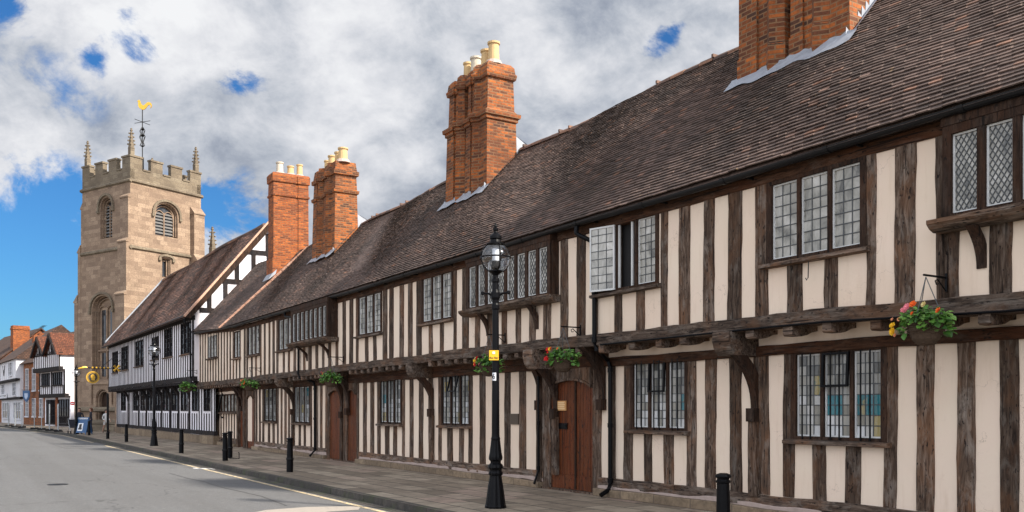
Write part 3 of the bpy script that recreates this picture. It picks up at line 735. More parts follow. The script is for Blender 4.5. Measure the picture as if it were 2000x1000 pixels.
def ridge_tiles(par, pts_fn, u0, u1, step=.42, r=.11, mat='ridge'):
    mb = MB(); u = u0
    while u < u1:
        L_ = step*rnd(.9,1.05); y, z = pts_fn(u); y2, z2 = pts_fn(u+L_); k = rnd(-.012,.014); rg = []
        for uu, yy, zz in ((u, y, z+k), (u+L_-.015, y2, z2+k)):
            rg.append([(uu, yy+r*math.cos(math.pi*q/6)*1.05, zz-.05+r*math.sin(math.pi*q/6)) for q in range(7)])
        mb.rings(rg, 0)
        if random.random() < .25: mb.box(u-.03, u+.02, y-.12, y+.12, z+.02, z+.08)
        u += L_
    return mb.build('ridge_tiles', M[mat], par)
hipL = interp([(0, ROW.u(433, -.2)), (1, ROW.u(433, -.2)+2.3)])
rf, dev = tile_roof(row, 'roof', lambda t: hipL(t), lambda t: U1+.15, EY, EZ, RY, RZ, .088, .165, 'tile')
ridge_tiles(row, lambda u: (RY, RZ+.015+.05*math.sin(u*.55+2.2)+.03*math.sin(u*1.27+4)), hipL(1)-.1, U1)

# chimneys
def offset_poly(poly, d):
    n = len(poly); out = []
    for i in range(n):
        p0, p1, p2 = Vector(poly[i-1]), Vector(poly[i]), Vector(poly[(i+1) % n])
        e1, e2 = (p1-p0).normalized(), (p2-p1).normalized(); n1, n2 = Vector((e1.y,-e1.x)), Vector((e2.y,-e2.x))
        b = n1+n2
        b = b/max(.35, b.length_squared)*2 if b.length > 1e-6 else n1
        out.append(tuple(p1+b*d))
    return out
def stack(par, name, poly, levels, mat, parts_pots=()):
    """poly counter-clockwise in local x,y; levels [(z, offset)]"""
    mb = MB(); rg = []
    for z, o in levels: rg.append([(x, y, z) for x, y in offset_poly(poly, o)])
    mb.rings(rg); c = mb.build(name, M[mat], par)
    for (x, y, h, r, mt) in parts_pots:
        z = levels[-1][0]; p = MB(); p.lathe([(r*1.12,0),(r*1.12,.05),(r,.09),(r*.9,h-.07),(r*1.1,h-.05),(r*1.1,h),(r*.8,h),(r*.78,h-.25)], x, y, z, 16)
        po = p.build('chimney_pot', M[mt], c, smooth=False)
        f = MB(); f.lathe([(r*1.7,-.02),(r*1.25,.10),(r*.5,.11)], x, y, z, 12); f.build('mortar_flaunching', M['soil'], c)
    return c
def shafted(u0, y0, W, D):
    """street face has two shafts with a triangular rib each and a deep slot between"""
    w1 = W*.43; g = W*.07; s2 = w1+g
    p = [(0,0),(w1*.42,0),(w1*.42,.05),(w1*.62,.05),(w1*.80,-.10),(w1,.06),(w1,.42),(s2,.42),(s2,.02),(s2+(W-s2)*.22,.02),(s2+(W-s2)*.22,.06),(s2+(W-s2)*.36,.06),(s2+(W-s2)*.50,-.09),(s2+(W-s2)*.66,.05),(W,.05),(W,D),(0,D)]
    return [(u0+x, y0+y) for x, y in p]
def flashing(par, u0, u1, y0, y1):
    """stepped lead round the foot of a stack on the front slope"""
    def zr(y): return EZ+(y-EY)*(RZ-EZ)/(RY-EY)
    mb = MB(); n = 26
    sl = math.hypot(1, (RZ-EZ)/(RY-EY)); nyy, nzz = -(RZ-EZ)/(RY-EY)/sl, 1/sl
    # apron in front, wavering lower edge
    for k in range(n):
        a = u0-.16+(u1-u0+.34)*k/n; b = u0-.16+(u1-u0+.34)*(k+1)/n
        def e(u): return y0-.13-.03*math.sin(u*5)-.02*math.sin(u*11+1)
        ya, yb = e(a), e(b); h = .115
        top = y0+.03
        mb.poly([(a,ya+nyy*h,zr(ya)+nzz*h),(b,yb+nyy*h,zr(yb)+nzz*h),(b,y0-.02,zr(y0)+.15),(a,y0-.02,zr(y0)+.15)])
        mb.poly([(a,y0-.02,zr(y0)+.15),(b,y0-.02,zr(y0)+.15),(b,y0-.012,zr(y0)+.18+.02*math.sin(b*23)),(a,y0-.012,zr(y0)+.18+.02*math.sin(a*23))])
    # soaker strip with stepped teeth up the right side
    ns = int((y1-y0)/.085)
    for k in range(ns):
        ya = y0-.05+(y1-y0+.05)*k/ns; yb = y0-.05+(y1-y0+.05)*(k+1)/ns; h = .11
        mb.poly([(u1+.13,ya+nyy*h,zr(ya)+nzz*h),(u1+.13,yb+nyy*h,zr(yb)+nzz*h),(u1+.008,yb,zr(yb)+.10),(u1+.008,ya,zr(ya)+.10)])
        mb.poly([(u1+.008,ya,zr(ya)+.10),(u1+.008,yb,zr(yb)+.10),(u1+.010,yb,zr(yb)+.14),(u1+.010,ya+.01,zr(yb)+.20)])
    mb.build('lead_flashing', M['lead'], par)
def saddle(par, u0, u1, y0, zt):
    """lead cheek and small tiled saddle between the stack and the ridge"""
    mb = MB(); yy = RY
    mb.poly([(u1-.02,y0,RZ-.5),(u1-.02,yy+.5,RZ-.1),(u1-.02,yy+.45,RZ+.05),(u1-.02,y0-.02,zt)],0)
    mb.poly([(u1-.3,y0,zt),(u1-.02,y0,zt),(u1+.02,yy+.5,RZ),(u1-.3,yy+.5,RZ)],0)
    mb.build('lead_saddle', M['lead'], par)
CH = []
def place_chimney(u0, W, D, y0, levels, pots, mat='brick', saddle_z=None):
    c = stack(row, 'chimney', shafted(u0, y0, W, D), levels, mat, pots); flashing(c, u0, u0+W, y0, y0+D)
    if saddle_z: saddle(c, u0, u0+W, y0+D-.05, saddle_z)
    return c
y0 = 1.68
uA = ROW.u(1443, y0); uB = ROW.u(1655, y0)
place_chimney(uA, uB-uA, 1.25, y0, [(6.2,.02),(7.6,.02),(7.62,0),(9.6,0),(9.66,.04),(9.75,.07),(9.82,.02),(10.6,.0),(10.7,.05),(10.9,.05),(11.0,.0)], [(uA+.4+k*.5, y0+.6, .7, .13, 'pot') for k in range(4)])
uA = ROW.u(873, y0); uB = ROW.u(948, y0)
place_chimney(uA, uB-uA, .92, y0, [(6.2,.03),(7.3,.03),(9.02,.0),(9.04,.04),(9.12,.045),(9.14,.09),(9.24,.10),(9.27,.02),(9.34,-.03),(10.12,-.05),(10.14,.0),(10.24,.02),(10.27,.02),(10.3,-.01),(10.46,-.03),(10.55,-.10)],
              [(uA+.42,y0+.42,.50,.12,'pot'),(uA+.82,y0+.45,.52,.15,'pot_grey'),(uA+1.38,y0+.45,.52,.15,'pot'),(uA+1.80,y0+.42,.58,.15,'pot')], saddle_z=8.75)
uA = ROW.u(612, y0); uB = ROW.u(652, y0)
place_chimney(uA, uB-uA, .88, y0, [(6.2,.04),(7.4,.04),(9.35,.0),(9.37,.05),(9.48,.07),(9.5,.0),(10.0,-.02),(10.02,.05),(10.16,.06),(10.2,.0),(10.5,-.04)],
              [(uA+.42,y0+.4,.42,.12,'pot'),(uA+.86,y0+.42,.5,.15,'pot'),(uA+1.5,y0+.42,.48,.14,'pot'),(uA+1.95,y0+.42,.52,.17,'pot')], saddle_z=8.7)

# ================================================================== END HOUSE OF THE ROW
endh = ROW.root('timber_framed_house', 'narrow cream timber house between the long almshouse row and the black and white hall', 'house')
EU0 = ROW.u(386); EU1 = U0
wE = dict(K=px_win(407,424,652,650,699,697,0.0), Lw=px_win(459,469.5,650,648,699,697,0.0))
P_ = (ROW.u(421,VL), ROW.u(463,VL), ROW.z(440,804,VL), ROW.z(440,772,VL))
v_door = (ROW.u(467,VL)+.02, ROW.u(477,VL), 0, 2.2)
def zet(u): return 4.95+.33*max(0, min(1, (ROW.u(456)-u)/(ROW.u(456)-ROW.u(386))))
m = MB(); grid_wall(m, EU0, EU1, 2.78, 4.9, [(a-.05,b+.05,c-.03,d+.05) for a,b,c,d in wE.values()], 0.0)
lowL = ROW.u(417, VL)
grid_wall(m, lowL, EU1, .1, 2.8, [(P_[0]-.03,P_[1]+.03,P_[2]-.02,P_[3]+.03), v_door], VL)
m.poly([(EU0,0,2.79),(EU1,0,2.79),(EU1,VL,2.79),(EU0,VL,2.79)])
m.poly([(EU0,0,4.9),(EU1,0,4.9),(EU1,0,4.96),(EU0,0,5.2)])
m.poly([(EU0,0,2.6),(EU0,0,5.2),(EU0,2.8,8.6),(EU0,5.2,5.2),(EU0,5.2,0),(EU0,VL,0),(EU0,VL,2.6)])
m.build('plaster_wall', M['cream'], endh)
def auto_studs(par, u0, u1, pitch, w, z0f, z1f, y, cuts, mat, jit=.008):
    n = max(1, round((u1-u0)/pitch))
    for i in range(n+1):
        u = u0+(u1-u0)*i/n
        hits = [c for c in cuts if c[0]-w*.5 < u < c[1]+w*.5]
        z0 = z0f(u) if callable(z0f) else z0f; z1 = z1f(u) if callable(z1f) else z1f
        segs = [(z0, z1)]
        for c in hits:
            segs = [s for (a, b) in segs for s in ((a, min(b, c[2])), (max(a, c[3]), b)) if s[1]-s[0] > .06]
        for a, b in segs:
            m = MB(); m.vbeam(u-w/2, u+w/2, a, b, y-.022, y+.05, jit); m.build('stud', M[mat], par)
auto_studs(endh, EU0+.1, EU1-.1, .50, .17, zb_top, lambda u: zet(u)-.12, 0.0, [(a-.05,b+.05,c-.1,d+.05) for a,b,c,d in wE.values()], 'wood_v')
auto_studs(endh, lowL+.1, P_[1]+.05, .46, .16, .33, 2.42, VL, [(P_[0]-.05,P_[1]+.05,P_[2]-.1,2.5)], 'wood_v')
for k, w in wE.items(): leaded_window(endh, *w, 0, 3 if k == 'K' else 2, 'grid', 6, 2, .05, 'glass', mull=.05)
leaded_window(endh, *P_, VL, 7, 'grid', 5, 1, .05, 'glass', mull=.045, casement=False)
m = MB(); m.hbeam(EU0, EU1, zb_bot, zb_top, -.06, VL-.2, .01); m.build('bressummer', M['wood_h'], endh)
m = MB(); m.hbeam(lowL, EU1, Z_PL0, Z_PL1, VL-.06, VL+.12, .01); m.build('wall_plate', M['wood_dh'], endh)
m = MB(); m.hbeam(EU0, EU1, lambda u: zet(u)-.13, lambda u: zet(u)+.03, -.035, .15, .006); m.build('eaves_plate', M['wood_dh'], endh)
m = MB(); m.hbeam(lowL, P_[1], Z_SB0, Z_SB1, VL-.05, VL+.1, .01); m.build('sill_beam', M['wood_h'], endh)
m = MB(); m.hbeam(lowL, P_[1], -.05, .14, VL-.15, VL+.1, .012); m.build('plinth', M['plinth'], endh)
m = MB(); m.box(EU0+.01, EU1-.01, VL-.05, VL+.02, Z_PL1, 2.775); m.build('jetty_boarding', M['wood_dh'], endh)
u = EU0+.2
while u < EU1:
    m = MB(); joist(m, u, .15, Z_PL1, zb_bot(u)+.01); m.build('joist', M['wood_h'], endh); u += .36
d = MB(); d.box(v_door[0], v_door[1], VL+.06, VL+.1, .04, 2.2)
d.build('door', M['door'], endh)
f = MB(); f.vbeam(v_door[0]-.2, v_door[0]+.01, 0, 2.41, VL-.07, VL+.1); f.vbeam(v_door[1]-.01, v_door[1]+.28, 0, 2.41, VL-.07, VL+.1); f.box(v_door[0], v_door[1], VL-.06, VL+.1, 2.16, 2.41); f.build('door_frame', M['wood_v'], endh)
m = MB(); uc = ROW.u(468, VL); m.prism(bracket_profile(-.1, 2.70, 1.7, .14), 'x', uc-.08, uc+.08); m.build('bracket', M['wood_d'], endh)
# its own tiled slope, lifting a little to the left, and the raking terracotta tiles where it meets the row
def end_roof():
    mb = MB(); hL = lambda t: EU0-.25; g = .088; tw = .165
    EZl = 5.30; rz = 8.75
    for k in range(53):
        t = k*g/4.6
        if t > 1: break
        t1 = min(1, t+g*1.9/4.6); a_, b_ = EU0-.3+t*.1, hipL(t)+.04; u = a_+(k % 2)*.08-.08
        while u < b_:
            ua, ub = max(u, a_), min(u+tw-.003, b_)
            if ub-ua > .03:
                def P(uu, tt, h):
                    q = (b_-uu)/(b_-a_+1e-6); z = (EZ+(EZl-EZ)*q)+((RZ+(rz-RZ)*q)-(EZ+(EZl-EZ)*q))*tt
                    return (uu, EY+(RY-EY)*tt-h*.74, z+h*.67)
                l = rnd(.026,.04); r = random.random()**1.3; bb = len(mb.v)
                mb.v.extend([P(ua,t,l+.012),P(ub,t,l+.012),P(ub,t1,.012),P(ua,t1,.012),P(ua,t,l-.006),P(ub,t,l-.006)])
                mb.face((bb,bb+1,bb+2,bb+3),0,r); mb.face((bb+4,bb+5,bb+1,bb),0,r); mb.face((bb+4,bb,bb+3),0,r); mb.face((bb+1,bb+5,bb+2),0,r)
            u += tw
    mb.poly([(EU0-.3,EY,EZl-.03),(hipL(0),EY,EZ-.03),(hipL(1),RY,RZ-.03),(EU0-.2,RY,rz-.03)],0,.3)
    mb.poly([(EU0-.2,RY,rz-.03),(hipL(1),RY,RZ-.03),(hipL(0),6,EZ-.03),(EU0-.3,6,EZl-.03)],0,.3)
    return mb.build('roof', M['tile'], endh, uv=False)
end_roof()
m = MB()
for k in range(17):
    t0, t1 = k/17, (k+1)/17-.004
    rg = []
    for t in (t0, t1):
        cu, cy, cz = hipL(t), EY+(RY-EY)*t, EZ+(RZ-EZ)*t
        rg.append([(cu+.10*math.cos(math.pi*q/5), cy-.74*(.02+.085*math.sin(math.pi*q/5)), cz+.67*(.02+.085*math.sin(math.pi*q/5))) for q in range(6)])
    m.rings(rg)
m.build('raking_tiles', M['verge'], endh)
m = MB(); rg = []
for u, z in ((EU0-.35, 5.22), (ROW.u(456,YG), 4.99)):
    rg.append([(u, YG+.065*math.cos(math.pi+math.pi*q/6), z+.065*math.sin(math.pi+math.pi*q/6)) for q in range(7)]+[(u,YG+.055,z+.012),(u,YG-.055,z+.012)])
m.rings(rg); m.build('gutter', M['gutter'], endh)
downpipe(endh, [(ROW.u(412,-.1), VL-.12, 2.5), (ROW.u(412,-.1)+.2, VL-.12, 2.3), (ROW.u(415,VL-.1), VL-.12, .2), (ROW.u(415,VL-.1), VL-.3, .06)])
# broad chimney whose wide lit side looks along the street
y0 = 1.62; uR = ROW.u(534, y0); vback, _ = ROW.vz(603, 400, uR); uL = uR-.75
Wd = vback-y0; zc = ROW.z(534, 335, y0)
poly = [(uL,y0),(uR,y0),(uR,y0+Wd*.62),(uR-.03,y0+Wd*.64),(uR-.03,y0+Wd*.70),(uR,y0+Wd*.70),(uR,y0+Wd),(uL,y0+Wd)]
c = stack(endh, 'chimney', poly, [(6.4,.06),(8.0,.05),(8.02,.0),(zc-1.0,-.01),(zc-.98,.03),(zc-.9,.035),(zc-.88,-.0),(zc-.4,-.01),(zc-.38,.04),(zc-.08,.05),(zc,0)], 'brick_far',
          [(uR-.35,y0+.38,.52,.15,'pot_grey'),(uR-.35,y0+.85,.42,.14,'pot'),(uR-.35,y0+1.25,.54,.13,'pot')])
m = MB(); m.prism([(y0-.25,7.05),(y0+.05,7.3),(y0+.1,7.5),(y0-.1,7.3)], 'x', uL, uR+.15); m.build('lead_flashing', M['lead'], c)

# ================================================================== BLACK AND WHITE HALL
E0 = Vector((-14.95, 42.0)); E1 = Vector((-27.9, 62.0)); GL = (E0-E1).length
HALL = Fac(E1, E0-E1)                      # local u: 0 at the far left end, GL at the right end
hall = HALL.root('half_timbered_hall', 'black and white half timbered hall with close studs beside the church tower', 'hall')
HE = 6.0; HV = .5; HRY, HRZ = 3.58, 10.75
hz_bot = HALL.z(300, 742); HB0 = 2.95; HB1 = 3.17
hw = []
for a, b, t0, t1, b0, b1 in ((221,231,690,686,728,727),(238,250,681,676,723,721),(265,280,670,664,716,713),(297,309,662,658,702,700),(321.5,337,645,638,698,695),(354,373,631,626,692,689)):
    u0, u1 = HALL.u(a), HALL.u(b); zt = min(5.75, (HALL.z(a,t0)+HALL.z(b,t1))/2); zb_ = (HALL.z(a,b0)+HALL.z(b,b1))/2; hw.append((u0,u1,zb_,zt))
hl = []
for a, b in ((238,246),(261,270),(275,285),(289,299),(304,314),(319,331),(336,347),(354,367),(376,388),(399,411)):
    hl.append((HALL.u(a,HV), HALL.u(b,HV), 1.55, 2.75))
GX = GL+2.0
m = MB()
grid_wall(m, 0, GL, 2.9, HE, [(a,b,c,d) for a,b,c,d in hw], 0.0)
grid_wall(m, .3, GX, .4, 2.95, hl, HV)
m.poly([(0,0,HB0),(GL,0,HB0),(GL,HV,HB0),(0,HV,HB0)])
for x in (.0, GL-.02):
    m.poly([(x,0,HB0),(x,0,HE),(x,HRY,HRZ-.12),(x,7.2,HE),(x,7.2,0),(x,HV,0),(x,HV,HB0)])
m.poly([(0,7.2,0),(GL,7.2,0),(GL,7.2,HE),(0,7.2,HE)])
m.build('plaster_wall', M['white'], hall)
def hall_studs(u0, u1, pitch, w, z0, z1, y, cuts):
    auto_studs(hall, u0, u1, pitch, w, z0, z1, y, cuts, 'black_v', .006)
hall_studs(.08, GL-.08, .46, .145, HB1-.02, HE-.1, 0.0, [(a,b,c-.12,d+.02) for a,b,c,d in hw])
hall_studs(.4, GX-.1, .46, .145, .62, 2.8, HV, [(a,b,1.42,2.8) for a,b,c,d in hl])
for i, w in enumerate(hw): leaded_window(hall, *w, 0, 3, 'grid', 6, 1, .05, 'glass_d', mull=.07, casement=False, frame_mat='black_v')
for w in hl: leaded_window(hall, *w, HV, 2, 'grid', 4, 1, .05, 'glass_d', mull=.06, casement=False, frame_mat='black_v', sill=False)
m = MB(); m.hbeam(0, GL, HB0, HB1, -.06, .2, .008); m.build('bressummer', M['black_v'], hall)
m = MB(); m.hbeam(.3, GX, 2.72, 2.92, HV-.05, HV+.1, .008); m.build('wall_plate', M['black_v'], hall)
m = MB(); m.hbeam(.3, GX, .42, .62, HV-.05, HV+.1, .008); m.build('sill_beam', M['black_v'], hall)
m = MB(); m.hbeam(-.02, GL, HE-.18, HE+.02, -.03, .1, .006); m.build('eaves_plate', M['black_v'], hall)
m = MB(); m.hbeam(.3, GX, -.1, .42, HV-.1, HV+.2, .012, .6); m.build('plinth', M['plinth'], hall)
m = MB(); u = .15
while u < GL: m.box(u, u+.13, -.06, HV, HB0-.14, HB0-.005); u += .30
tag(m.build('joist_ends', M['black_v'], hall), kind='stuff')
for a in (252, 272, 287, 301, 317, 333, 350, 371):
    uc = HALL.u(a, HV); m = MB(); m.prism([(y-VL+HV, z) for y, z in bracket_profile(-.02, HB0-.12, 1.9, .10)], 'x', uc-.07, uc+.07); m.vbeam(uc-.09, uc+.09, .6, 2.0, HV-.06, HV); m.build('bracket', M['black_v'], hall)
tile_roof(hall, 'roof', lambda t: -.25, lambda t: GL+.12, -.4, HE-.12, HRY, HRZ, .16, .28, 'tile_far', .05, .022)
m = MB(); m.tube([(u_, HRY, HRZ+.06+.05*math.sin(u_*.5)) for u_ in [k*.9-.2 for k in range(28)] if u_ < GL+.1], .10, 8); m.build('ridge_tiles', M['ridge'], hall)
# gable: verge tiles, barge boards and timbers
def rake(t): return (-.4+(HRY+.4)*t, HE-.12+(HRZ-HE+.12)*t)
m = MB(); m.hexa([(GL+.05,rake(0)[0],rake(0)[1]+.03),(GL+.26,rake(0)[0],rake(0)[1]+.03),(GL+.26,rake(1)[0],rake(1)[1]+.03),(GL+.05,rake(1)[0],rake(1)[1]+.03),
        (GL+.05,rake(0)[0]-.06,rake(0)[1]+.10),(GL+.26,rake(0)[0]-.06,rake(0)[1]+.10),(GL+.26,rake(1)[0]-.03,rake(1)[1]+.10),(GL+.05,rake(1)[0]-.03,rake(1)[1]+.10)]); m.build('verge_tiles', M['verge'], hall)
m = MB()
m.prism([(rake(0)[0],rake(0)[1]+.02),(rake(1)[0],rake(1)[1]+.02),(rake(1)[0],rake(1)[1]-.36),(rake(0)[0]+.25,rake(0)[1]-.02)], 'x', GL+.15, GL+.22)
m.prism([(2*HRY-rake(0)[0],rake(0)[1]+.02),(rake(1)[0],rake(1)[1]+.02),(rake(1)[0],rake(1)[1]-.36),(2*HRY-rake(0)[0]-.25,rake(0)[1]-.02)], 'x', GL+.15, GL+.22)
m.build('barge_board', M['wood_d'], hall)
for (ya, za, yb, zb_) in ((.3,6.3,6.9,6.3),(1.2,7.75,6.0,7.75),(2.5,9.25,4.7,9.25)):
    m = MB(); m.box(GL-.03, GL+.03, ya, yb, za-.11, za+.11); m.build('gable_timber', M['black_v'], hall)
for ya, za, zb_ in ((.75,6.41,7.1),(1.5,6.41,7.64),(2.3,6.41,7.64),(2.05,7.86,8.6),(2.85,7.86,9.14),(3.6,7.86,9.14),(4.4,7.86,9.14),(3.55,9.36,10.2)):
    m = MB(); m.box(GL-.03, GL+.025, ya-.1, ya+.1, za, zb_); m.build('gable_timber', M['black_v'], hall)
m = MB(); m.tube([(-.4,-.36,HE-.1),(GL+.15,-.36,HE-.02)], .06, 8); m.build('gutter', M['gutter'], hall)
downpipe(hall, [(GL-.1,-.36,HE-.1),(GL-.1,-.36,HE-.3),(GL-.05,-.1,HE-.7),(GL-.05,-.1,HB0+.1)])
m = MB(); m.box(.02, .10, .3, HRY, HE+.6, HE+.8); m.hexa([(-.22,rake(.05)[0],rake(.05)[1]+.08),(-.02,rake(.05)[0],rake(.05)[1]+.08),(-.02,rake(1)[0],rake(1)[1]+.08),(-.22,rake(1)[0],rake(1)[1]+.08),(-.22,rake(.05)[0],rake(.05)[1]+.22),(-.02,rake(.05)[0],rake(.05)[1]+.22),(-.02,rake(1)[0],rake(1)[1]+.22),(-.22,rake(1)[0],rake(1)[1]+.22)])
m.build('lead_flashing', M['lead'], hall)

# ================================================================== CHURCH TOWER
TX = Vector((.834, -.552)); TO = Vector((-27.7, 65.0))
TW = Fac(TO, TX)                            # u 0 at the near corner, -6.2 at the far left corner; v into the tower
tower = TW.root('church_tower', 'square sandstone church tower with battlements, pinnacles and a gilded weathercock', 'church tower')
WT = 6.1
def Lf(u, d, z): return (u, d, z)           # street face
def Rf(u, d, z): return (-d, u, z)          # right-hand face, u = distance from the near corner
def arch_pts(u0, u1, zs, z1, n=14, pointed=.0):
    c = (u0+u1)/2; h = (u1-u0)/2; p = []
    for k in range(n+1):
        a = math.pi*(1-k/n); x = c+h*math.cos(a); s = math.sin(a); p.append((x, zs+(z1-zs)*(s**(.85))))
    return p
def arch_infill(mb, mapf, u0, u1, zs, z1, depth, mat=0):
    p = arch_pts(u0, u1, zs, z1)
    for (a, b) in zip(p, p[1:]):
        mb.poly([mapf(a[0],0,a[1]), mapf(b[0],0,b[1]), mapf(b[0],0,z1+.001), mapf(a[0],0,z1+.001)], mat)
        mb.poly([mapf(a[0],0,a[1]), mapf(b[0],0,b[1]), mapf(b[0],depth,b[1]), mapf(a[0],depth,a[1])], mat)
def arch_band(mb, mapf, u0, u1, zs, z1, w, d0, d1, foot=None, mat=0):
    pi_ = arch_pts(u0, u1, zs, z1); po = arch_pts(u0-w, u1+w, zs, z1+w)
    if foot is not None:
        pi_ = [(u0, foot)]+pi_+[(u1, foot)]; po = [(u0-w, foot)]+po+[(u1+w, foot)]
    for (a, b, c, d) in zip(pi_, pi_[1:], po[1:], po):
        mb.hexa([mapf(a[0],d0,a[1]),mapf(b[0],d0,b[1]),mapf(b[0],d1,b[1]),mapf(a[0],d1,a[1]),mapf(d[0],d0,d[1]),mapf(c[0],d0,c[1]),mapf(c[0],d1,c[1]),mapf(d[0],d1,d[1])], mat)
def hole_sides(mb, mapf, u0, u1, z0, zs, depth, mat=0):
    mb.poly([mapf(u0,0,z0),mapf(u0,0,zs),mapf(u0,depth,zs),mapf(u0,depth,z0)], mat); mb.poly([mapf(u1,0,z0),mapf(u1,0,zs),mapf(u1,depth,zs),mapf(u1,depth,z0)], mat)
    mb.poly([mapf(u0,0,z0),mapf(u1,0,z0),mapf(u1,depth,z0+.12),mapf(u0,depth,z0+.12)], mat)
def lpx(px, py): return TW.uz(px, py, 0)
def rpx(px, py): return TW.vz(px, py, 0)
holesL, holesR = [], []
# street face: belfry window, great west window, door
a, zt = lpx(196, 388); b, z0_ = lpx(219, 463); HB = (a, b, z0_, zt-.9, zt); holesL.append(HB)
a, zt = lpx(180, 580); b, z0_ = lpx(219, 742); HW = (a, b, z0_, zt-1.1, zt); holesL.append(HW)
a, zt = lpx(187, 760); b, z0_ = lpx(213, 842); HD = (a, b, .12, zt-.85, zt); holesL.append(HD)
a, zt = rpx(303, 393); b, z0_ = rpx(347, 466); HRB = (a, b, z0_, zt-.95, zt); holesR.append(HRB)
a, zt = rpx(316, 503); b, z0_ = rpx(333, 543); HRS = (a, b, z0_, zt-.05, zt); holesR.append(HRS)
ZP = 18.2; ZS2 = 13.35
m = MB()
grid_wall(m, -WT, 0, 0, ZP, [(h[0],h[1],h[2],h[4]) for h in holesL], mapf=Lf)
grid_wall(m, 0, WT, 0, ZP, [(h[0],h[1],h[2],h[4]) for h in holesR], mapf=Rf)
m.poly([(-WT,0,0),(-WT,WT,0),(-WT,WT,ZP),(-WT,0,ZP)]); m.poly([(-WT,WT,0),(0,WT,0),(0,WT,ZP),(-WT,WT,ZP)])
for mapf, hs in ((Lf, holesL), (Rf, holesR)):
    for h in hs:
        hole_sides(m, mapf, h[0], h[1], h[2], h[3], .55); arch_infill(m, mapf, h[0], h[1], h[3], h[4], .55)
m.build('wall', M['stone'], tower)
def string(z, d=.14, h=.22, name='string_course', x0=0, mat='stone_grey'):
    s = MB(); e = d
    s.prism([(-e,z),(-e,z+h*.5),(.0,z+h),(.05,z+h),(.05,z-.08),(0,z-.08)], 'x', -WT-e, e)
    s.prism([(e,z),(e,z+h*.5),(.0,z+h),(-.05,z+h),(-.05,z-.08),(0,z-.08)], 'y', .051, WT+e)
    s.build(name, M[mat], tower)
string(ZP); string(ZS2); string(1.5, .22, .3); string(.55, .35, .3)
m = MB(); m.box(-WT-.3, .3, -.3, .0, -.1, .5); m.box(.001, .3, .001, WT, -.1, .5); m.build('plinth', M['stone_grey'], tower)
# openings
def tracery(mapf, h, name, d, lights=2, louvre=True, transom=False):
    u0, u1, z0, zs, z1 = h
    t = MB(); arch_band(t, mapf, u0+.06, u1-.06, zs, z1-.06, .10, d-.12, d+.1, z0+.12); arch_band(t, mapf, u0+.2, u1-.2, zs, z1-.22, .07, d-.02, d+.12, z0+.12)
    w = (u1-u0-.4)/lights
    for k in range(1, lights):
        x = u0+.2+w*k; p0, p1 = mapf(x-.05, d, z0+.1), mapf(x+.05, d+.1, zs+.3); t.box(p0[0], p1[0], p0[1], p1[1], p0[2], p1[2])
    for k in range(lights):
        a = u0+.2+w*k+.03; arch_band(t, mapf, a+.03, a+w-.06, zs-.05, zs+.38, .05, d+.01, d+.1)
    if transom:
        p0, p1 = mapf(u0+.2, d, z0+(zs-z0)*.42), mapf(u1-.2, d+.1, z0+(zs-z0)*.42+.12); t.box(p0[0], p1[0], p0[1], p1[1], p0[2], p1[2])
    o = t.build(name, M['stone'], tower)
    g = MB(); c = (u0+u1)/2
    pts = [(u0,z0+.1)]+arch_pts(u0, u1, zs, z1-.02)+[(u1,z0+.1)]
    g.poly([mapf(x, d+.13, z) for x, z in pts]); g.build('stone_panel' if transom else 'dark_opening', M['stone' if transom else 'glass_d'], o)
    if transom:
        for k in range(lights):
            a = u0+.2+w*k+w*.5
            for q0, q1 in ((z0+.3, z0+(zs-z0)*.40), (z0+(zs-z0)*.47, zs+.1)):
                lt = MB(); p0, p1 = mapf(a-w*.22, d+.10, q0), mapf(a+w*.22, d+.125, q1); lt.box(p0[0], p1[0], p0[1], p1[1], p0[2], p1[2]); lt.build('window_light', M['glass_d'], o)
    if louvre:
        lv = MB(); z = z0+.2
        while z < zs+.35:
            lv.hexa([mapf(u0+.2,d+.02,z),mapf(u1-.2,d+.02,z),mapf(u1-.2,d+.12,z+.10),mapf(u0+.2,d+.12,z+.10),mapf(u0+.2,d+.02,z+.05),mapf(u1-.2,d+.02,z+.05),mapf(u1-.2,d+.12,z+.15),mapf(u0+.2,d+.12,z+.15)]); z += .24
        lv.build('louvres', M['louvre'], o)
    hd = MB(); arch_band(hd, mapf, u0-.12, u1+.12, zs, z1+.12, .16, -.14, .03); 
    for x in (u0-.32, u1+.10):
        p0, p1 = mapf(x, -.16, zs-.2), mapf(x+.22, .02, zs); hd.box(p0[0], p1[0], p0[1], p1[1], p0[2], p1[2])
    hd.build('hood_mould', M['stone_grey'], o); return o
tracery(Lf, HB, 'belfry_window', .3); tracery(Rf, HRB, 'belfry_window', .3)
tracery(Lf, HW, 'west_window', .38, 2, False, True)
o = tracery(Rf, HRS, 'small_window', .25, 1, False)
do = MB(); do.poly([(x, .42, z) for x, z in [(HD[0],.1)]+arch_pts(HD[0], HD[1], HD[3], HD[4])+[(HD[1],.1)]]); dr = do.build('door', M['wood_d'], tower)
t = MB(); arch_band(t, Lf, HD[0]+.05, HD[1]-.05, HD[3], HD[4]-.06, .1, .05, .3, .1); arch_band(t, Lf, HD[0]+.18, HD[1]-.18, HD[3], HD[4]-.2, .08, .15, .4, .1)
t.box(HD[0]-.5, HD[1]+.5, -.12, .02, HD[4]+.35, HD[4]+.5); t.box(HD[0]-.5, HD[0]-.38, -.12, .02, HD[3]-.3, HD[4]+.35); t.box(HD[1]+.38, HD[1]+.5, -.12, .02, HD[3]-.3, HD[4]+.35)
t.build('door_surround', M['stone'], tower)
t = MB(); t.box(HD[0]-.9, HD[1]+.6, -.9, 0, -.05, .1); t.build('doorstep', M['stone_grey'], tower)
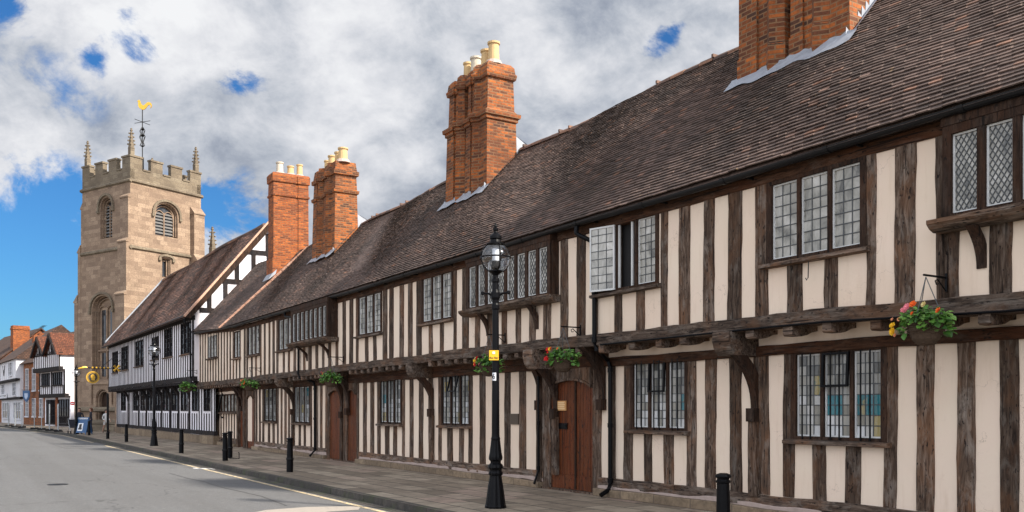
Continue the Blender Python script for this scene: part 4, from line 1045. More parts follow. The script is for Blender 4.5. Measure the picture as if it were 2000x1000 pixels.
# buttresses with weathered set-offs
def butt(name, boxes):
    for (x0, x1, y0, y1, z0, z1, side) in boxes:
        b = MB(); b.box(x0, x1, y0, y1, z0, z1)
        # sloping top
        if side == 'y': b.prism([(y0-.06, z1), (y1, z1), (y1, z1+.34), (y0-.06, z1+.10)], 'x', x0-.05, x1+.04)
        elif side == '+x': b.prism([(x1+.06, z1), (x0, z1), (x0, z1+.6), (x1+.06, z1+.08)], 'y', y0-.05, y1+.05)
        else: b.prism([(x0-.06, z1), (x1, z1), (x1, z1+.6), (x0-.06, z1+.08)], 'y', y0-.05, y1+.05)
        b.build(name, M['stone'], tower)
butt('buttress', [(-.92,.05,-.20,0,0,17.0,'y'), (-.96,.09,-.38,-.20,0,13.75,'y'), (-1.0,.13,-.56,-.38,0,9.9,'y')])
butt('buttress', [(-WT-.35,-WT,.1,1.0,0,16.9,'-x'), (-WT-.75,-WT-.35,.08,1.02,0,13.6,'-x'), (-WT-1.2,-WT-.75,.06,1.04,0,9.8,'-x')])
butt('buttress', [(0,.45,WT-.95,WT,0,16.7,'+x'), (.45,.85,WT-.98,WT+.05,0,13.0,'+x')])
# battlemented parapet
pm = MB(); ZM0, ZM1 = 19.15, 20.0; th = .35
for side in range(4):
    def Q(u, d, z): return [(u, d, z), (-d, -u, z), (-WT-u, WT-d, z), (-WT+d, WT+u, z)][side]
    def bx(u0, u1, d0, d1, z0, z1):
        pm.hexa([Q(u0,d0,z0),Q(u1,d0,z0),Q(u1,d1,z0),Q(u0,d1,z0),Q(u0,d0,z1),Q(u1,d0,z1),Q(u1,d1,z1),Q(u0,d1,z1)])
    bx(-WT+.002, -.002, 0.002*side, th, ZP+.2, ZM0)
    n = 4; gw = .72; mw = (WT-3*gw)/4
    for k in range(n):
        a = -WT+k*(mw+gw); bx(a+.003, a+mw-.003, .002*side, th, ZM0, ZM1); bx(a-.05, a+mw+.05, -.06, th+.05, ZM1, ZM1+.13)
        if k < n-1: bx(a+mw+.051, a+mw+gw-.051, -.055, th+.05, ZM0+.001, ZM0+.11)
pm.build('parapet', M['stone_grey'], tower)
m = MB(); m.poly([(-WT,0,ZP+.3),(0,0,ZP+.3),(0,WT,ZP+.3),(-WT,WT,ZP+.3)]); m.build('tower_roof', M['lead'], tower)
def pinnacle(par, x, y, z, h, s=1.0, name='pinnacle'):
    p = MB(); p.box(x-.26*s, x+.26*s, y-.26*s, y+.26*s, z, z+.3*h)
    rg = []
    for t, w in ((.3,.29),(.34,.24),(.9,.07),(.93,.12),(.95,.12),(.97,.05),(1,.10),(1.02,.02)):
        rg.append([(x+a*w*s, y+b*w*s, z+h*t) for a, b in ((-1,-1),(1,-1),(1,1),(-1,1))])
    p.rings(rg)
    for k in range(4):
        t = .42+.13*k; w = (.24-.17*(t-.34)/.56)*s
        for a, b in ((-1,-1),(1,-1),(1,1),(-1,1)):
            cx, cy = x+a*(w+.05*s), y+b*(w+.05*s); q = .075*s; p.box(cx-q, cx+q, cy-q, cy+q, z+h*t, z+h*t+.09)
    return p.build(name, M['stone_grey'], par)
for x, y in ((-.27,.27),(-WT+.27,.27),(-.27,WT-.27),(-WT+.27,WT-.27)): pinnacle(tower, x, y, 20.05, 2.05, .62)
# weathercock
vx, vy = -.9, 1.6
w = MB(); w.tube([(vx,vy,18.4),(vx,vy,20.4)], .11, 8); w.tube([(vx,vy,20.3),(vx,vy,24.0)], .035, 8)
for q in range(4):
    a = math.pi/2*q+.4; c_, s_ = math.cos(a), math.sin(a)
    w.tube([(vx+c_*r, vy+s_*r, z) for r, z in ((.02,21.2),(.2,21.3),(.08,21.55),(.24,21.95),(.12,22.15),(.22,22.4),(.05,22.65)) ], .025, 5)
    b = math.pi/2*q+.2; w.tube([(vx,vy,23.05),(vx+.75*math.cos(b),vy+.75*math.sin(b),23.05)], .022, 5)
w.lathe([(.05,-.1),(.2,0),(.05,.1)], vx, vy, 22.05, 10); w.lathe([(.05,-.08),(.16,0),(.05,.08)], vx, vy, 22.5, 10); w.lathe([(.05,-.06),(.15,0),(.05,.06)], vx, vy, 21.25, 10)
vane = w.build('weathervane', M['gutter'], tower)
ck = [(-.42,.86),(-.35,.95),(-.25,.92),(-.20,.80),(-.14,.62),(0,.42),(.16,.40),(.3,.55),(.48,.72),(.68,.78),(.88,.66),(.95,.42),(.86,.22),(.76,.16),(.84,.34),(.78,.48),(.64,.50),(.5,.36),(.40,.18),(.24,.02),(.06,-.06),(-.12,.0),(-.3,.12),(-.4,.32),(-.42,.55),(-.38,.72),(-.50,.76)]
cdir = Vector((1,0,0)); q = tower.matrix_world
m = MB(); cs_, sn_ = math.cos(.75), math.sin(.75)
bb = []
for d in (-.05, .05):
    bb.append([(vx+x*.72*cs_-d*sn_, vy+x*.72*sn_+d*cs_, 24.0+z*.72) for x, z in ck])
m.rings(bb); m.build('cockerel', M['gold'], vane)
# the nave behind the tower
m = MB(); grid_wall(m, WT, 22, 0, 13.4, [], mapf=lambda u, d, z: (.75-d, u, z)); m.poly([(-6.6,WT+.01,0),(.75,WT+.01,0),(.75,WT+.01,13.4),(-6.6,WT+.01,13.4)]); m.poly([(-6.6,WT,13.4),(.75,WT,13.4),(.75,22,13.4),(-6.6,22,13.4)]); m.poly([(-6.6,WT,0),(-6.6,22,0),(-6.6,22,13.4),(-6.6,WT,13.4)])
m.poly([(.75,22,0),(-6.6,22,0),(-6.6,22,13.4),(.75,22,13.4)])
m.box(.70, .95, WT+.02, 22, 13.15, 13.5); m.build('nave', M['stone'], tower)
pinnacle(tower, .62, WT+.6, 13.5, 2.4, .72)

# ================================================================== HOUSES BEYOND THE TOWER
def house_frame(name, pr, zr, pl, zl, label, cat='house'):
    a = Vector(((pr-1000)/F*zr, zr)); b = Vector(((pl-1000)/F*zl, zl)); f = Fac(b, a-b); return f, f.root(name, label, cat), (a-b).length
def simple_window(par, u0, u1, z0, z1, y, nv=2, nh=3, frame='paint_white', glass='glass_d', fr=.07):
    f = MB(); f.box(u0-fr, u0, y-.05, y+.05, z0-fr, z1+fr); f.box(u1, u1+fr, y-.05, y+.05, z0-fr, z1+fr); f.box(u0, u1, y-.05, y+.05, z1, z1+fr); f.box(u0-fr-.05, u1+fr+.05, y-.1, y+.05, z0-fr-.06, z0-.002)
    for k in range(1, nv): x = u0+(u1-u0)*k/nv; f.box(x-.025, x+.025, y-.045, y+.03, z0, z1)
    for k in range(1, nh): z = z0+(z1-z0)*k/nh; f.box(u0, u1, y-.04, y+.028, z-.02, z+.02)
    w = f.build('window', M[frame], par); g = MB(); g.poly([(u0,y+.02,z0),(u1,y+.02,z0),(u1,y+.02,z1),(u0,y+.02,z1)]); g.build('pane', M[glass], w); return w
# --- jettied black and white house with two gables
fA, hA, LA = house_frame('gabled_timber_house', 138, 83, 88, 89, 'jettied black and white shop house with two steep red tiled gables left of the tower')
j1 = -.45; j2 = -.95
m = MB(); m.box(0, LA, .0, 8, 0, 2.9); m.box(-.1, LA, j1, 8, 2.9, 5.35); m.box(-.3, LA-.1, j2, 8, 5.36, 6.9)
m.build('wall', M['white'], hA)
for (zz, y, h) in ((2.75, j1, .35), (5.2, j2, .4), (6.75, j2, .15)):
    m = MB(); m.box(-.32, LA+.02, y-.06, y+.3, zz, zz+h); m.build('beam', M['black_v'], hA)
for (y, z0, z1, n) in ((j2, 5.6, 6.75, 13), (j1, 3.1, 3.9, 13)):
    for k in range(n+1):
        x = .05+(LA-.15)*k/n; m = MB(); m.box(x-.08, x+.08, y-.04, y+.05, z0, z1); m.build('stud', M['black_v'], hA)
for k in (.0, .48, .97):
    x = LA*k; m = MB(); m.box(x-.14, x+.14, j1-.06, j1+.05, 3.1, 5.2); m.build('post', M['black_v'], hA)
for a, b in ((.10,.40),(.56,.88)): simple_window(hA, LA*a, LA*b, 3.95, 5.05, j1-.06, 4, 2, 'black_v')
for a, b in ((.10,.25),(.30,.42)): simple_window(hA, LA*a, LA*b, .3, 2.5, -.06, 2, 3, 'black_v')
simple_window(hA, LA*.58, LA*.95, 1.0, 2.5, -.06, 4, 2, 'black_v')
m = MB(); m.box(LA*.47, LA*.53, -.12, .0, 0, 2.75); m.build('brick_pier', M['brick_far'], hA)
m = MB(); m.box(LA*.55, LA*.98, -.08, 0, .05, .30); m.build('stall_board', M['black_v'], hA)
for k in range(8):
    x = LA*(.58+.05*k); m = MB(); m.box(x-.08, x+.08, -.07, .01, .31, .9); m.build('stud', M['black_v'], hA)
def gable(par, c, w, z0, h, yf, depth, wallmat, roofmat, bargemat, win=True):
    m = MB(); m.prism([(c-w/2,z0),(c+w/2,z0),(c,z0+h)], 'y', yf+.06, yf+.3); m.build('gable_wall', M[wallmat], par)
    for s in (-1, 1):
        r = MB(); ov = .28; n = 14
        for k in range(n):
            a, b = k/n, (k+1)/n
            def Pp(t, y, lift): return (c+s*(w/2+ov)*(1-t), y, z0-ov*h/(w/2)+(h+ov*h/(w/2))*t+lift)
            for q in range(12):
                ya = yf-.3+(depth+.3)*q/12; yb = yf-.3+(depth+.3)*(q+1)/12
                l = rnd(.10,.13); r.hexa([Pp(a,ya,.0),Pp(a,yb,.0),Pp(b,yb,.0),Pp(b,ya,.0),Pp(a,ya,l),Pp(a,yb,l),Pp(b,yb,.07),Pp(b,ya,.07)])
        r.build('roof', M[roofmat], par)
        bgd = MB(); bgd.prism([(c+s*(w/2+ov),z0-ov*h/(w/2)),(c,z0+h),(c,z0+h-.42),(c+s*(w/2+ov-.26),z0-ov*h/(w/2))], 'y', yf-.42, yf-.31); bgd.build('barge_board', M[bargemat], par)
    if win: simple_window(par, c-w*.13, c+w*.13, z0+.15, z0+h*.42, yf+.02, 2, 2, 'black_v')
    for s in (-.36, .36):
        b = MB(); b.box(c+w*s*.9-.09, c+w*s*.9+.09, yf+.02, yf+.1, z0, z0+h*.28); b.build('gable_timber', M['black_v'], par)
gable(hA, LA*.24, LA*.46, 6.9, 1.75, j2, 5, 'white', 'tile_flat_red', 'black_v')
gable(hA, LA*.74, LA*.48, 6.9, 1.85, j2, 6, 'white', 'tile_flat_red', 'black_v')
m = MB(); m.prism([(1.5,6.9),(9.0,6.9),(5.2,10.0)], 'x', LA*.62, LA+1.5); m.build('main_roof', M['tile_flat'], hA)
m = MB(); m.prism([(2.5,6.9),(8.0,6.9),(5.2,8.2)], 'x', -.2, LA*.62-.01); m.build('main_roof', M['tile_flat'], hA)
# --- red brick house with tall white windows
fB, hB, LB = house_frame('red_brick_house', 87, 90.5, 46, 97, 'narrow red brick house with tall white sash windows beside the gabled timber house')
m = MB(); m.box(0, LB, 0, 8, 0, 6.6); m.build('wall', M['brick'], hB)
for k in range(3):
    x = LB*(.12+.34*k)
    simple_window(hB, x, x+LB*.14, 3.6, 5.9, -.03, 2, 4); simple_window(hB, x, x+LB*.14, .9, 2.7, -.03, 2, 4)
m = MB(); m.prism([(-.4,6.5),(8.2,6.5),(3.9,10.0)], 'x', -.2, LB+.5); m.build('roof', M['tile_flat'], hB)
cu_ = fB.uz(84, 700, 3.4)[0]
m = MB(); m.box(cu_-.55, cu_+.55, 2.9, 4.2, 7.6, 10.4); m.box(cu_-.61, cu_+.61, 2.84, 4.26, 10.0, 10.15); m.build('chimney', M['brick_far'], hB)
cv_ = fB.uz(72, 700, 2.2)[0]; m = MB(); m.box(cv_-.4, cv_+.4, 1.8, 2.6, 6.9, 10.0); m.build('chimney', M['brick_far'], hB)
an = MB(); ax, ay = cu_, 3.4; an.tube([(ax,ay,10.3),(ax,ay,11.3)], .025, 5); an.tube([(ax-1.0,ay,11.15),(ax+.9,ay,11.3)], .018, 5)
for k in range(7): x = ax-.9+.28*k; an.tube([(x,ay-.25,11.17+.02*k),(x,ay+.25,11.17+.02*k)], .012, 4)
an.build('television_aerial', M['gutter'], hB)
# --- white jettied house
fC, hC, LC = house_frame('white_jettied_house', 45.5, 97, 3, 112, 'white painted house with jettied upper floors and leaning V brace, second from the left edge')
m = MB(); m.box(0, LC, 0, 8, 0, 2.9); m.box(0, LC, -.3, 8, 2.9, 4.95); m.box(0, LC, -.7, 8, 4.96, 7.2); m.build('wall', M['paint_white'], hC)
for zz, y in ((2.75,-.3),(4.75,-.7)): b = MB(); b.box(-.1, LC+.05, y-.06, y+.3, zz, zz+.25); b.build('beam', M['black_v'], hC)
for s in (-1, 1):
    b = MB(); b.hexa([(LC*.47-.06,-.76,5.5),(LC*.47+.06,-.76,5.5),(LC*.47+.06,-.68,5.5),(LC*.47-.06,-.68,5.5),(LC*.47+s*.9-.08,-.76,6.7),(LC*.47+s*.9+.08,-.76,6.7),(LC*.47+s*.9+.08,-.68,6.7),(LC*.47+s*.9-.08,-.68,6.7)]); b.build('brace', M['black_v'], hC)
for a, b in ((.18,.30),(.70,.84)): simple_window(hC, LC*a, LC*b, 5.4, 6.8, -.74, 2, 3); simple_window(hC, LC*a, LC*b, 3.2, 4.6, -.34, 2, 3)
simple_window(hC, LC*.08, LC*.42, .6, 2.4, -.04, 3, 2); simple_window(hC, LC*.62, LC*.92, .6, 2.4, -.04, 3, 2)
for k in range(10):
    x = LC*(.04+.1*k); b = MB(); b.box(x-.07, x+.07, -.74, -.69, 5.0, 7.1); b.build('stud', M['white'], hC)
m = MB(); m.prism([(-1.0,7.05),(8.4,7.05),(3.7,11.0)], 'x', -.2, LC+.2); m.build('roof', M['tile_flat'], hC)
b = MB(); b.box(LC*.1, LC*.45, -.42, -.36, 2.95, 3.5); b.build('shop_board', M['paint_white'], hC)
b = MB()
for k in range(6): x = LC*(.13+.05*k); b.box(x, x+LC*.03, -.425, -.42, 3.15, 3.3)
b.build('board_lettering', M['gutter'], hC)
# --- brick gabled house at the edge
fD, hD, LD = house_frame('tall_brick_house', 3, 113, -60, 128, 'orange brick house with big square chimney at the left edge of the photograph')
m = MB(); m.box(0, LD, 0, 9, 0, 8.0); m.prism([(0,8),(9,8),(4.5,11.9)], 'x', 0, LD); m.build('wall', M['brick_far'], hD)
m = MB(); m.hexa([(-.3,-.5,7.7),(LD+.25,-.5,7.7),(LD+.25,4.5,12.0),(-.3,4.5,12.0),(-.3,-.5,7.95),(LD+.25,-.5,7.95),(LD+.25,4.5,12.2),(-.3,4.5,12.2)]); m.hexa([(-.3,9.5,7.7),(LD+.25,9.5,7.7),(LD+.25,4.51,12.0),(-.3,4.51,12.0),(-.3,9.5,7.95),(LD+.25,9.5,7.95),(LD+.25,4.51,12.2),(-.3,4.51,12.2)]); m.build('roof', M['tile_flat'], hD)
m = MB(); m.box(LD-1.1, LD+.27, 1.25, 3.15, 8, 12.3); m.box(LD-1.17, LD+.34, 1.18, 3.22, 11.8, 12.0); m.build('chimney', M['brick_far'], hD)
for k in range(3): simple_window(hD, LD-2.6-4*k, LD-1.4-4*k, 4.2, 6.4, -.03, 2, 4); simple_window(hD, LD-2.6-4*k, LD-1.4-4*k, .8, 2.9, -.03, 2, 4)

# ================================================================== STREET
def asphalt():
    m, nt, bs = newmat('grey_asphalt'); v = objco(nt, (1,1,1))
    n1 = noise(nt, v, 70, 3, .7); n2 = noise(nt, v, .35, 4, .6); n3 = noise(nt, v, 3.0, 5, .7)
    c = ramp(nt, n1, [(.3,(.06,.060,.061)),(.55,(.122,.121,.122)),(.75,(.22,.217,.216))]).outputs[0]
    c = mixc(nt, ramp(nt, n2, [(.40,(0,0,0)),(.62,(.45,)*3)]).outputs[0], c, (.10,.097,.096))
    c = mixc(nt, ramp(nt, n3, [(.60,(0,0,0)),(.75,(.35,)*3)]).outputs[0], c, (.09,.087,.085))
    tr = noise(nt, objco(nt, (.04,1.1,1)), 1.3, 4, .6); c = mixc(nt, ramp(nt, tr, [(.44,(0,0,0)),(.62,(.5,)*3)]).outputs[0], c, (.085,.083,.082))
    n9 = noise(nt, v, 9, 4, .75); c = mixc(nt, ramp(nt, n9, [(.52,(0,0,0)),(.70,(.45,)*3)]).outputs[0], c, (.20,.197,.193))
    vo = N(nt, 'TexVoronoi'); vo.feature = 'DISTANCE_TO_EDGE'; vo.inputs['Scale'].default_value = .16
    nv = N(nt, 'TexNoise'); nv.inputs['Scale'].default_value = 1.5; L(nt, v, nv.inputs['Vector'])
    ad = N(nt, 'VectorMath', operation='ADD'); L(nt, v, ad.inputs[0]); L(nt, nv.outputs['Color'], ad.inputs[1]); L(nt, ad.outputs[0], vo.inputs['Vector'])
    c = mixc(nt, ramp(nt, vo.outputs['Distance'], [(.0,(.75,)*3),(.004,(0,0,0))]).outputs[0], c, (.045,.043,.042))
    L(nt, c, bs.inputs['Base Color']); bs.inputs['Roughness'].default_value = .8; bump(nt, n1, bs, .5, .008); return m
M['asphalt'] = asphalt()
def flags():
    m, nt, bs = newmat('worn_flagstones'); tc = N(nt, 'TexCoord'); b = N(nt, 'TexBrick'); L(nt, tc.outputs['UV'], b.inputs['Vector'])
    b.inputs['Scale'].default_value = 1; b.inputs['Brick Width'].default_value = 1.05; b.inputs['Row Height'].default_value = .56; b.inputs['Mortar Size'].default_value = .016; b.offset = .37
    b.inputs['Color1'].default_value = (0,0,0,1); b.inputs['Color2'].default_value = (1,1,1,1)
    c = ramp(nt, b.outputs['Color'], [(0,(.18,.14,.10)),(.4,(.285,.225,.165)),(.75,(.385,.315,.235)),(1,(.35,.25,.195))]).outputs[0]
    v = objco(nt, (1,1,1)); n1 = noise(nt, v, 2.5, 6, .7); c = mixc(nt, ramp(nt, n1, [(.42,(0,0,0)),(.68,(.65,)*3)]).outputs[0], c, (.095,.074,.053))
    n2 = noise(nt, v, 30, 3, .6); c = mixc(nt, ramp(nt, n2, [(.6,(0,0,0)),(.8,(.4,)*3)]).outputs[0], c, (.26,.22,.18))
    c = mixc(nt, b.outputs['Fac'], c, (.03,.026,.02)); L(nt, c, bs.inputs['Base Color']); bs.inputs['Roughness'].default_value = .72
    ma = N(nt, 'Math', operation='MULTIPLY_ADD'); ma.inputs[1].default_value = -1; L(nt, b.outputs['Fac'], ma.inputs[0]); L(nt, n1, ma.inputs[2]); bump(nt, ma.outputs[0], bs, .6, .015); return m
M['flags'] = flags()
def kerbmat():
    m, nt, bs = newmat('kerb_stone'); v = objco(nt, (1,1,1)); a = attr(nt); n = noise(nt, v, 6, 6, .7)
    c = ramp(nt, n, [(.3,(.035,.030,.026)),(.55,(.075,.064,.055)),(.8,(.15,.13,.11))]).outputs[0]
    g = noise(nt, v, 1.3, 4, .7); c = mixc(nt, ramp(nt, g, [(.50,(0,0,0)),(.66,(.7,)*3)]).outputs[0], c, (.055,.075,.02))
    c = mixc(nt, a, mixc(nt, .5, c, (.03,.027,.024)), c); L(nt, c, bs.inputs['Base Color']); bs.inputs['Roughness'].default_value = .85; bump(nt, n, bs, .6, .02); return m
M['kerb'] = kerbmat()
def paintm(name, col, wear):
    m, nt, bs = newmat(name); v = objco(nt, (1,1,1)); n = noise(nt, v, 9, 6, .75)
    c = mixc(nt, ramp(nt, n, [(wear-.06,(0,0,0)),(wear+.06,(1,1,1))]).outputs[0], col, (.17,.165,.16)); L(nt, c, bs.inputs['Base Color']); bs.inputs['Roughness'].default_value = .7; return m
M['yline'] = paintm('worn_yellow_paint', (.58,.45,.26), .53)
M['wline'] = paintm('worn_white_paint', (.62,.61,.59), .56)
M['patch'] = paintm('pale_concrete', (.33,.29,.25), .62)

KD = 6.5; RZ0 = -.12
ST = Fac(YA*KD+XA*(-22), XA)
def kerb_v(u):                              # the kerb bends slightly away beyond the tower
    return 0 if u > -45 else -.075*(-45-u)
us = [18-1.5*k for k in range(115)]
def strip(name, mat, v0, v1, z0, z1, seg=us, kind='structure', joint=None):
    m = MB()
    if joint is None:
        for a, b in zip(seg, seg[1:]):
            m.poly([ST_pt(a,v0,z0), ST_pt(b,v0,z0), ST_pt(b,v1,z1), ST_pt(a,v1,z1)])
    o = m.build(name, M[mat]); o.location = (ST.O.x, ST.O.y, 0); o.rotation_euler = (0,0,ST.rz)
    return tag(o, kind=kind)
def ST_pt(u, v, z): return (u, kerb_v(u)+v, z)
def place(o, z=0): o.location = (ST.O.x, ST.O.y, z); o.rotation_euler = (0,0,ST.rz); return o
strip('road', 'asphalt', -8.2, -.02, RZ0, RZ0)
strip('pavement', 'flags', .13, 45, 0.0, 0.0)
strip('far_pavement', 'flags', -12.5, -8.35, .0, .0)
k = MB(); u = 18.0
while u > -150:
    Lk = rnd(.75,1.0); a, b = u, u-Lk+.012; j = rnd(-.006,.006); r = random.random()
    p = lambda uu, v, z: ST_pt(uu, v+j, z)
    k.hexa([p(b,-.012,RZ0-.1),p(a,-.012,RZ0-.1),p(a,.15,RZ0-.1),p(b,.15,RZ0-.1),p(b,.012,.004+j*.3),p(a,.012,.004+j*.3),p(a,.15,.006),p(b,.15,.006)], 0, r)
    u -= Lk
tag(place(k.build('kerb', M['kerb'])), kind='structure')
k = MB(); k.box(-150, 18, -8.36, -8.2, -.25, .004); tag(place(k.build('far_kerb', M['kerb'])), kind='structure')
g = MB(); u = 18.0
while u > -60:
    Lk = rnd(.4,.6)
    for q in range(2): g.hexa([ST_pt(u-Lk+.01,-.26+.125*q,RZ0-.05),ST_pt(u,-.26+.125*q,RZ0-.05),ST_pt(u,-.145+.125*q,RZ0-.05),ST_pt(u-Lk+.01,-.145+.125*q,RZ0-.05),ST_pt(u-Lk+.01,-.26+.125*q,RZ0+.006),ST_pt(u,-.26+.125*q,RZ0+.006),ST_pt(u,-.145+.125*q,RZ0+.004),ST_pt(u-Lk+.01,-.145+.125*q,RZ0+.004)], 0, rnd(0,1))
    u -= Lk
tag(place(g.build('gutter_stones', M['kerb'])), kind='structure')
m = MB()
for a, b in ((18,-4.6),(-5.0,-24.5),(-29.0,-120)):
    n = int((a-b)/1.5)+1
    for q in range(n):
        x0 = a+(b-a)*q/n; x1 = a+(b-a)*(q+1)/n; m.poly([ST_pt(x0,-.44,RZ0+.005),ST_pt(x1,-.44,RZ0+.005),ST_pt(x1,-.34,RZ0+.005),ST_pt(x0,-.34,RZ0+.005)])
tag(place(m.build('yellow_line', M['yline'])), kind='structure')
def gp(px, py, z=RZ0):
    t = F*(EYE-z)/(py-800); return Vector(((px-1000)/F*t, t))
def ground_patch(name, mat, pts, dz):
    m = MB(); m.poly([(*gp(*p), RZ0+dz) for p in pts]); return tag(m.build(name, M[mat]), kind='structure')
ground_patch('bay_marking', 'wline', [(376,913.5),(419,915.5),(423,917.2),(378,915.6)], .005)
ground_patch('concrete_patch', 'patch', [(470,1006),(520,996.5),(600,990.5),(690,989),(704,990.5),(700,996),(640,1000),(600,1010)], .0045)
M['seam'] = simple('tar_seam', (.035,.034,.034), .7)
m = MB(); pth = [(330,924),(365,934),(398,941),(440,954),(470,960),(512,970),(560,988)]
for (a, b) in zip(pth, pth[1:]):
    A_, B_ = gp(*a), gp(*b); n_ = Vector((-(B_-A_).y, (B_-A_).x)).normalized()*.010
    m.poly([(*(A_-n_), RZ0+.004), (*(B_-n_), RZ0+.004), (*(B_+n_), RZ0+.004), (*(A_+n_), RZ0+.004)])
tag(m.build('road_crack', M['seam']), kind='structure')
M['trench'] = paintm('patched_tarmac', (.095,.093,.092), .60)
m = MB()
for q in range(14):
    x0, x1 = -22-q*1.5, -23.5-q*1.5; m.poly([ST_pt(x0,-2.35,RZ0+.0045),ST_pt(x1,-2.35,RZ0+.0045),ST_pt(x1,-1.6+.03*(q%2),RZ0+.0045),ST_pt(x0,-1.6+.03*((q+1)%2),RZ0+.0045)])
tag(place(m.build('road_repair', M['trench'])), kind='structure')
m = MB(); c_ = gp(113, 946.5); m.lathe([(.22,0),(.22,.008),(.19,.008),(.18,.004),(.05,.004),(.04,.008)], c_.x, c_.y, RZ0+.001, 20); tag(m.build('drain_cover', M['gutter']), 'round black iron drain cover set in the road near the left edge', 'drain cover')
gm_ = simple('distant_ground', (.16,.145,.12), .9, 0, .2, .3, .2)
m = MB(); m.poly([(-1500,-1500,-.3),(1500,-1500,-.3),(1500,1500,-.3),(-1500,1500,-.3)]); tag(m.build('ground', gm_), kind='structure')

# ------------------------------------------------------------------ writing
def text_obj(txt, size, name, mat, parent, mtx, depth=.002):
    cu = bpy.data.curves.new(name, 'FONT'); cu.body = txt; cu.size = size; cu.extrude = depth; cu.align_x = 'CENTER'; cu.align_y = 'CENTER'
    t = bpy.data.objects.new(name, cu); C.objects.link(t)
    dg = bpy.context.evaluated_depsgraph_get(); me = bpy.data.meshes.new_from_object(t.evaluated_get(dg))
    bpy.data.objects.remove(t); me.transform(mtx); me.materials.clear(); me.materials.append(M[mat])
    o = bpy.data.objects.new(name, me); C.objects.link(o); o.parent = parent; return o
def upright(x, y, z, rz): return Matrix.Translation((x,y,z)) @ Matrix.Rotation(rz, 4, 'Z') @ Matrix.Rotation(R(90), 4, 'X')

# ------------------------------------------------------------------ lamp posts
def make_lamp():
    root = empty('street_lamp', (0,0,0))
    b = MB(); b.lathe([(.175,0),(.175,.03),(.165,.05),(.125,.35),(.10,.50),(.098,.53),(.115,.54),(.118,.57),(.10,.60),(.10,.62),(.125,.66),(.118,.70),(.085,.73),(.085,.76),(.112,.79),(.112,.83),(.098,.90),(.083,1.02),(.075,1.10)], seg=24, flute=.07)
    b.build('base', M['black'], root)
    p = MB(); p.lathe([(.072,1.09),(.076,1.13),(.066,1.16),(.064,1.2),(.052,3.22),(.066,3.24),(.066,3.30),(.055,3.33),(.058,3.38),(.075,3.42),(.075,3.50),(.055,3.55),(.05,3.66),(.062,3.68),(.062,3.72),(.045,3.75),(.045,3.78),(.075,3.82),(.12,3.845),(.12,3.86)], seg=18)
    p.build('column', M['black'], root)
    l = MB(); d = Vector((.80,-.2,0)).normalized()
    for s in (-1, 1):
        l.tube([d*.05*s+Vector((0,0,3.46)), d*.12*s+Vector((0,0,3.49)), d*.21*s+Vector((0,0,3.5))], [.028,.018,.016], 8)
        l.lathe([(.005,-.035),(.03,-.02),(.03,.02),(.005,.035)], d.x*.22*s, d.y*.22*s, 3.5, 10)
    l.build('ladder_bar', M['black'], root)
    g = MB(); pr = [(.245*math.sin(a), 4.07-.245*math.cos(a)) for a in [R(30)+R(122)*k/12 for k in range(13)]]
    rg = []
    for r, z in pr: rg.append([(r*math.cos(2*math.pi*i/32), r*math.sin(2*math.pi*i/32), z) for i in range(32)])
    g.rings(rg, cap=False); lan = g.build('globe', M['globe'], root, smooth=True)
    f = MB(); f.rings([[(rr*math.cos(2*math.pi*i/32), rr*math.sin(2*math.pi*i/32), 4.07+zz) for i in range(32)] for rr, zz in ((.246,-.012),(.258,-.012),(.258,.012),(.246,.012),(.246,-.012))], cap=False)
    for q in range(4):
        a = math.pi/2*q+.35; f.tube([(.25*math.sin(t)*math.cos(a), .25*math.sin(t)*math.sin(a), 4.07-.25*math.cos(t)) for t in [R(30)+R(122)*k/12 for k in range(13)]], .009, 6)
    f.build('cage', M['black'], lan)
    bl = MB(); bl.lathe([(.02,3.86),(.07,3.9),(.07,4.0),(.06,4.02)], seg=14, mat=1); bl.lathe([(.055,4.02),(.055,4.2),(.05,4.22)], seg=14, mat=0); bl.build('lamp_holder', [M['label_white'], M['gutter']], lan)
    c = MB(); c.lathe([(.13,4.275),(.155,4.285),(.155,4.30),(.10,4.32),(.085,4.36),(.10,4.38),(.098,4.42),(.06,4.46),(.035,4.48),(.03,4.50),(.045,4.52),(.045,4.55),(.020,4.56),(.027,4.58),(.018,4.61),(.006,4.64)], seg=18); c.build('cap', M['black'], root)
    return root
def on_ground(px, py): t = F*EYE/(py-800); return Vector(((px-1000)/F*t, t, 0))
lamp = make_lamp()
lamps = [(968,992,1.0,'tall black street lamp with clear globe, the one carrying a yellow notice'),
         (301,871,1.0,'black globe street lamp in front of the black and white half timbered hall'),
         (149,848,.98,'small far black globe street lamp beside the blue advertising board and the church tower')]
lamp_objs = []
for i, (px, py, s, lab) in enumerate(lamps):
    o = lamp if i == 0 else copy_tree(lamp); o.location = on_ground(px, py); o.scale = (s,s,s if i != 1 else 1.03); tag(o, lab, 'street lamp', 'street lamps along the pavement'); lamp_objs.append(o)
lx = lamp_objs[0].location
dv = Vector((-lx.x, -lx.y)).normalized(); aa = math.atan2(dv.y, dv.x)+R(90)
m = MB(); 
for q in range(6):
    t0 = aa-R(90)-R(62)+R(70)*q/6; t1 = aa-R(90)-R(62)+R(70)*(q+1)/6; r = .060
    m.poly([(r*math.cos(t0), r*math.sin(t0), 2.07),(r*math.cos(t1), r*math.sin(t1), 2.07),(r*math.cos(t1), r*math.sin(t1), 2.20),(r*math.cos(t0), r*math.sin(t0), 2.20)])
pl = m.build('number_plate', M['label_white'], lamp_objs[0])
ta = aa-R(90)-R(30); text_obj('6', .12, 'numeral', 'ink', pl, upright(.0625*math.cos(ta), .0625*math.sin(ta), 2.135, ta+R(90)))
yz = 2.48; sg = empty('notice_sign', (lx.x+dv.x*.07-.02, lx.y+dv.y*.07, yz), aa, 'small square yellow notice strapped to the nearest lamp post', 'sign')
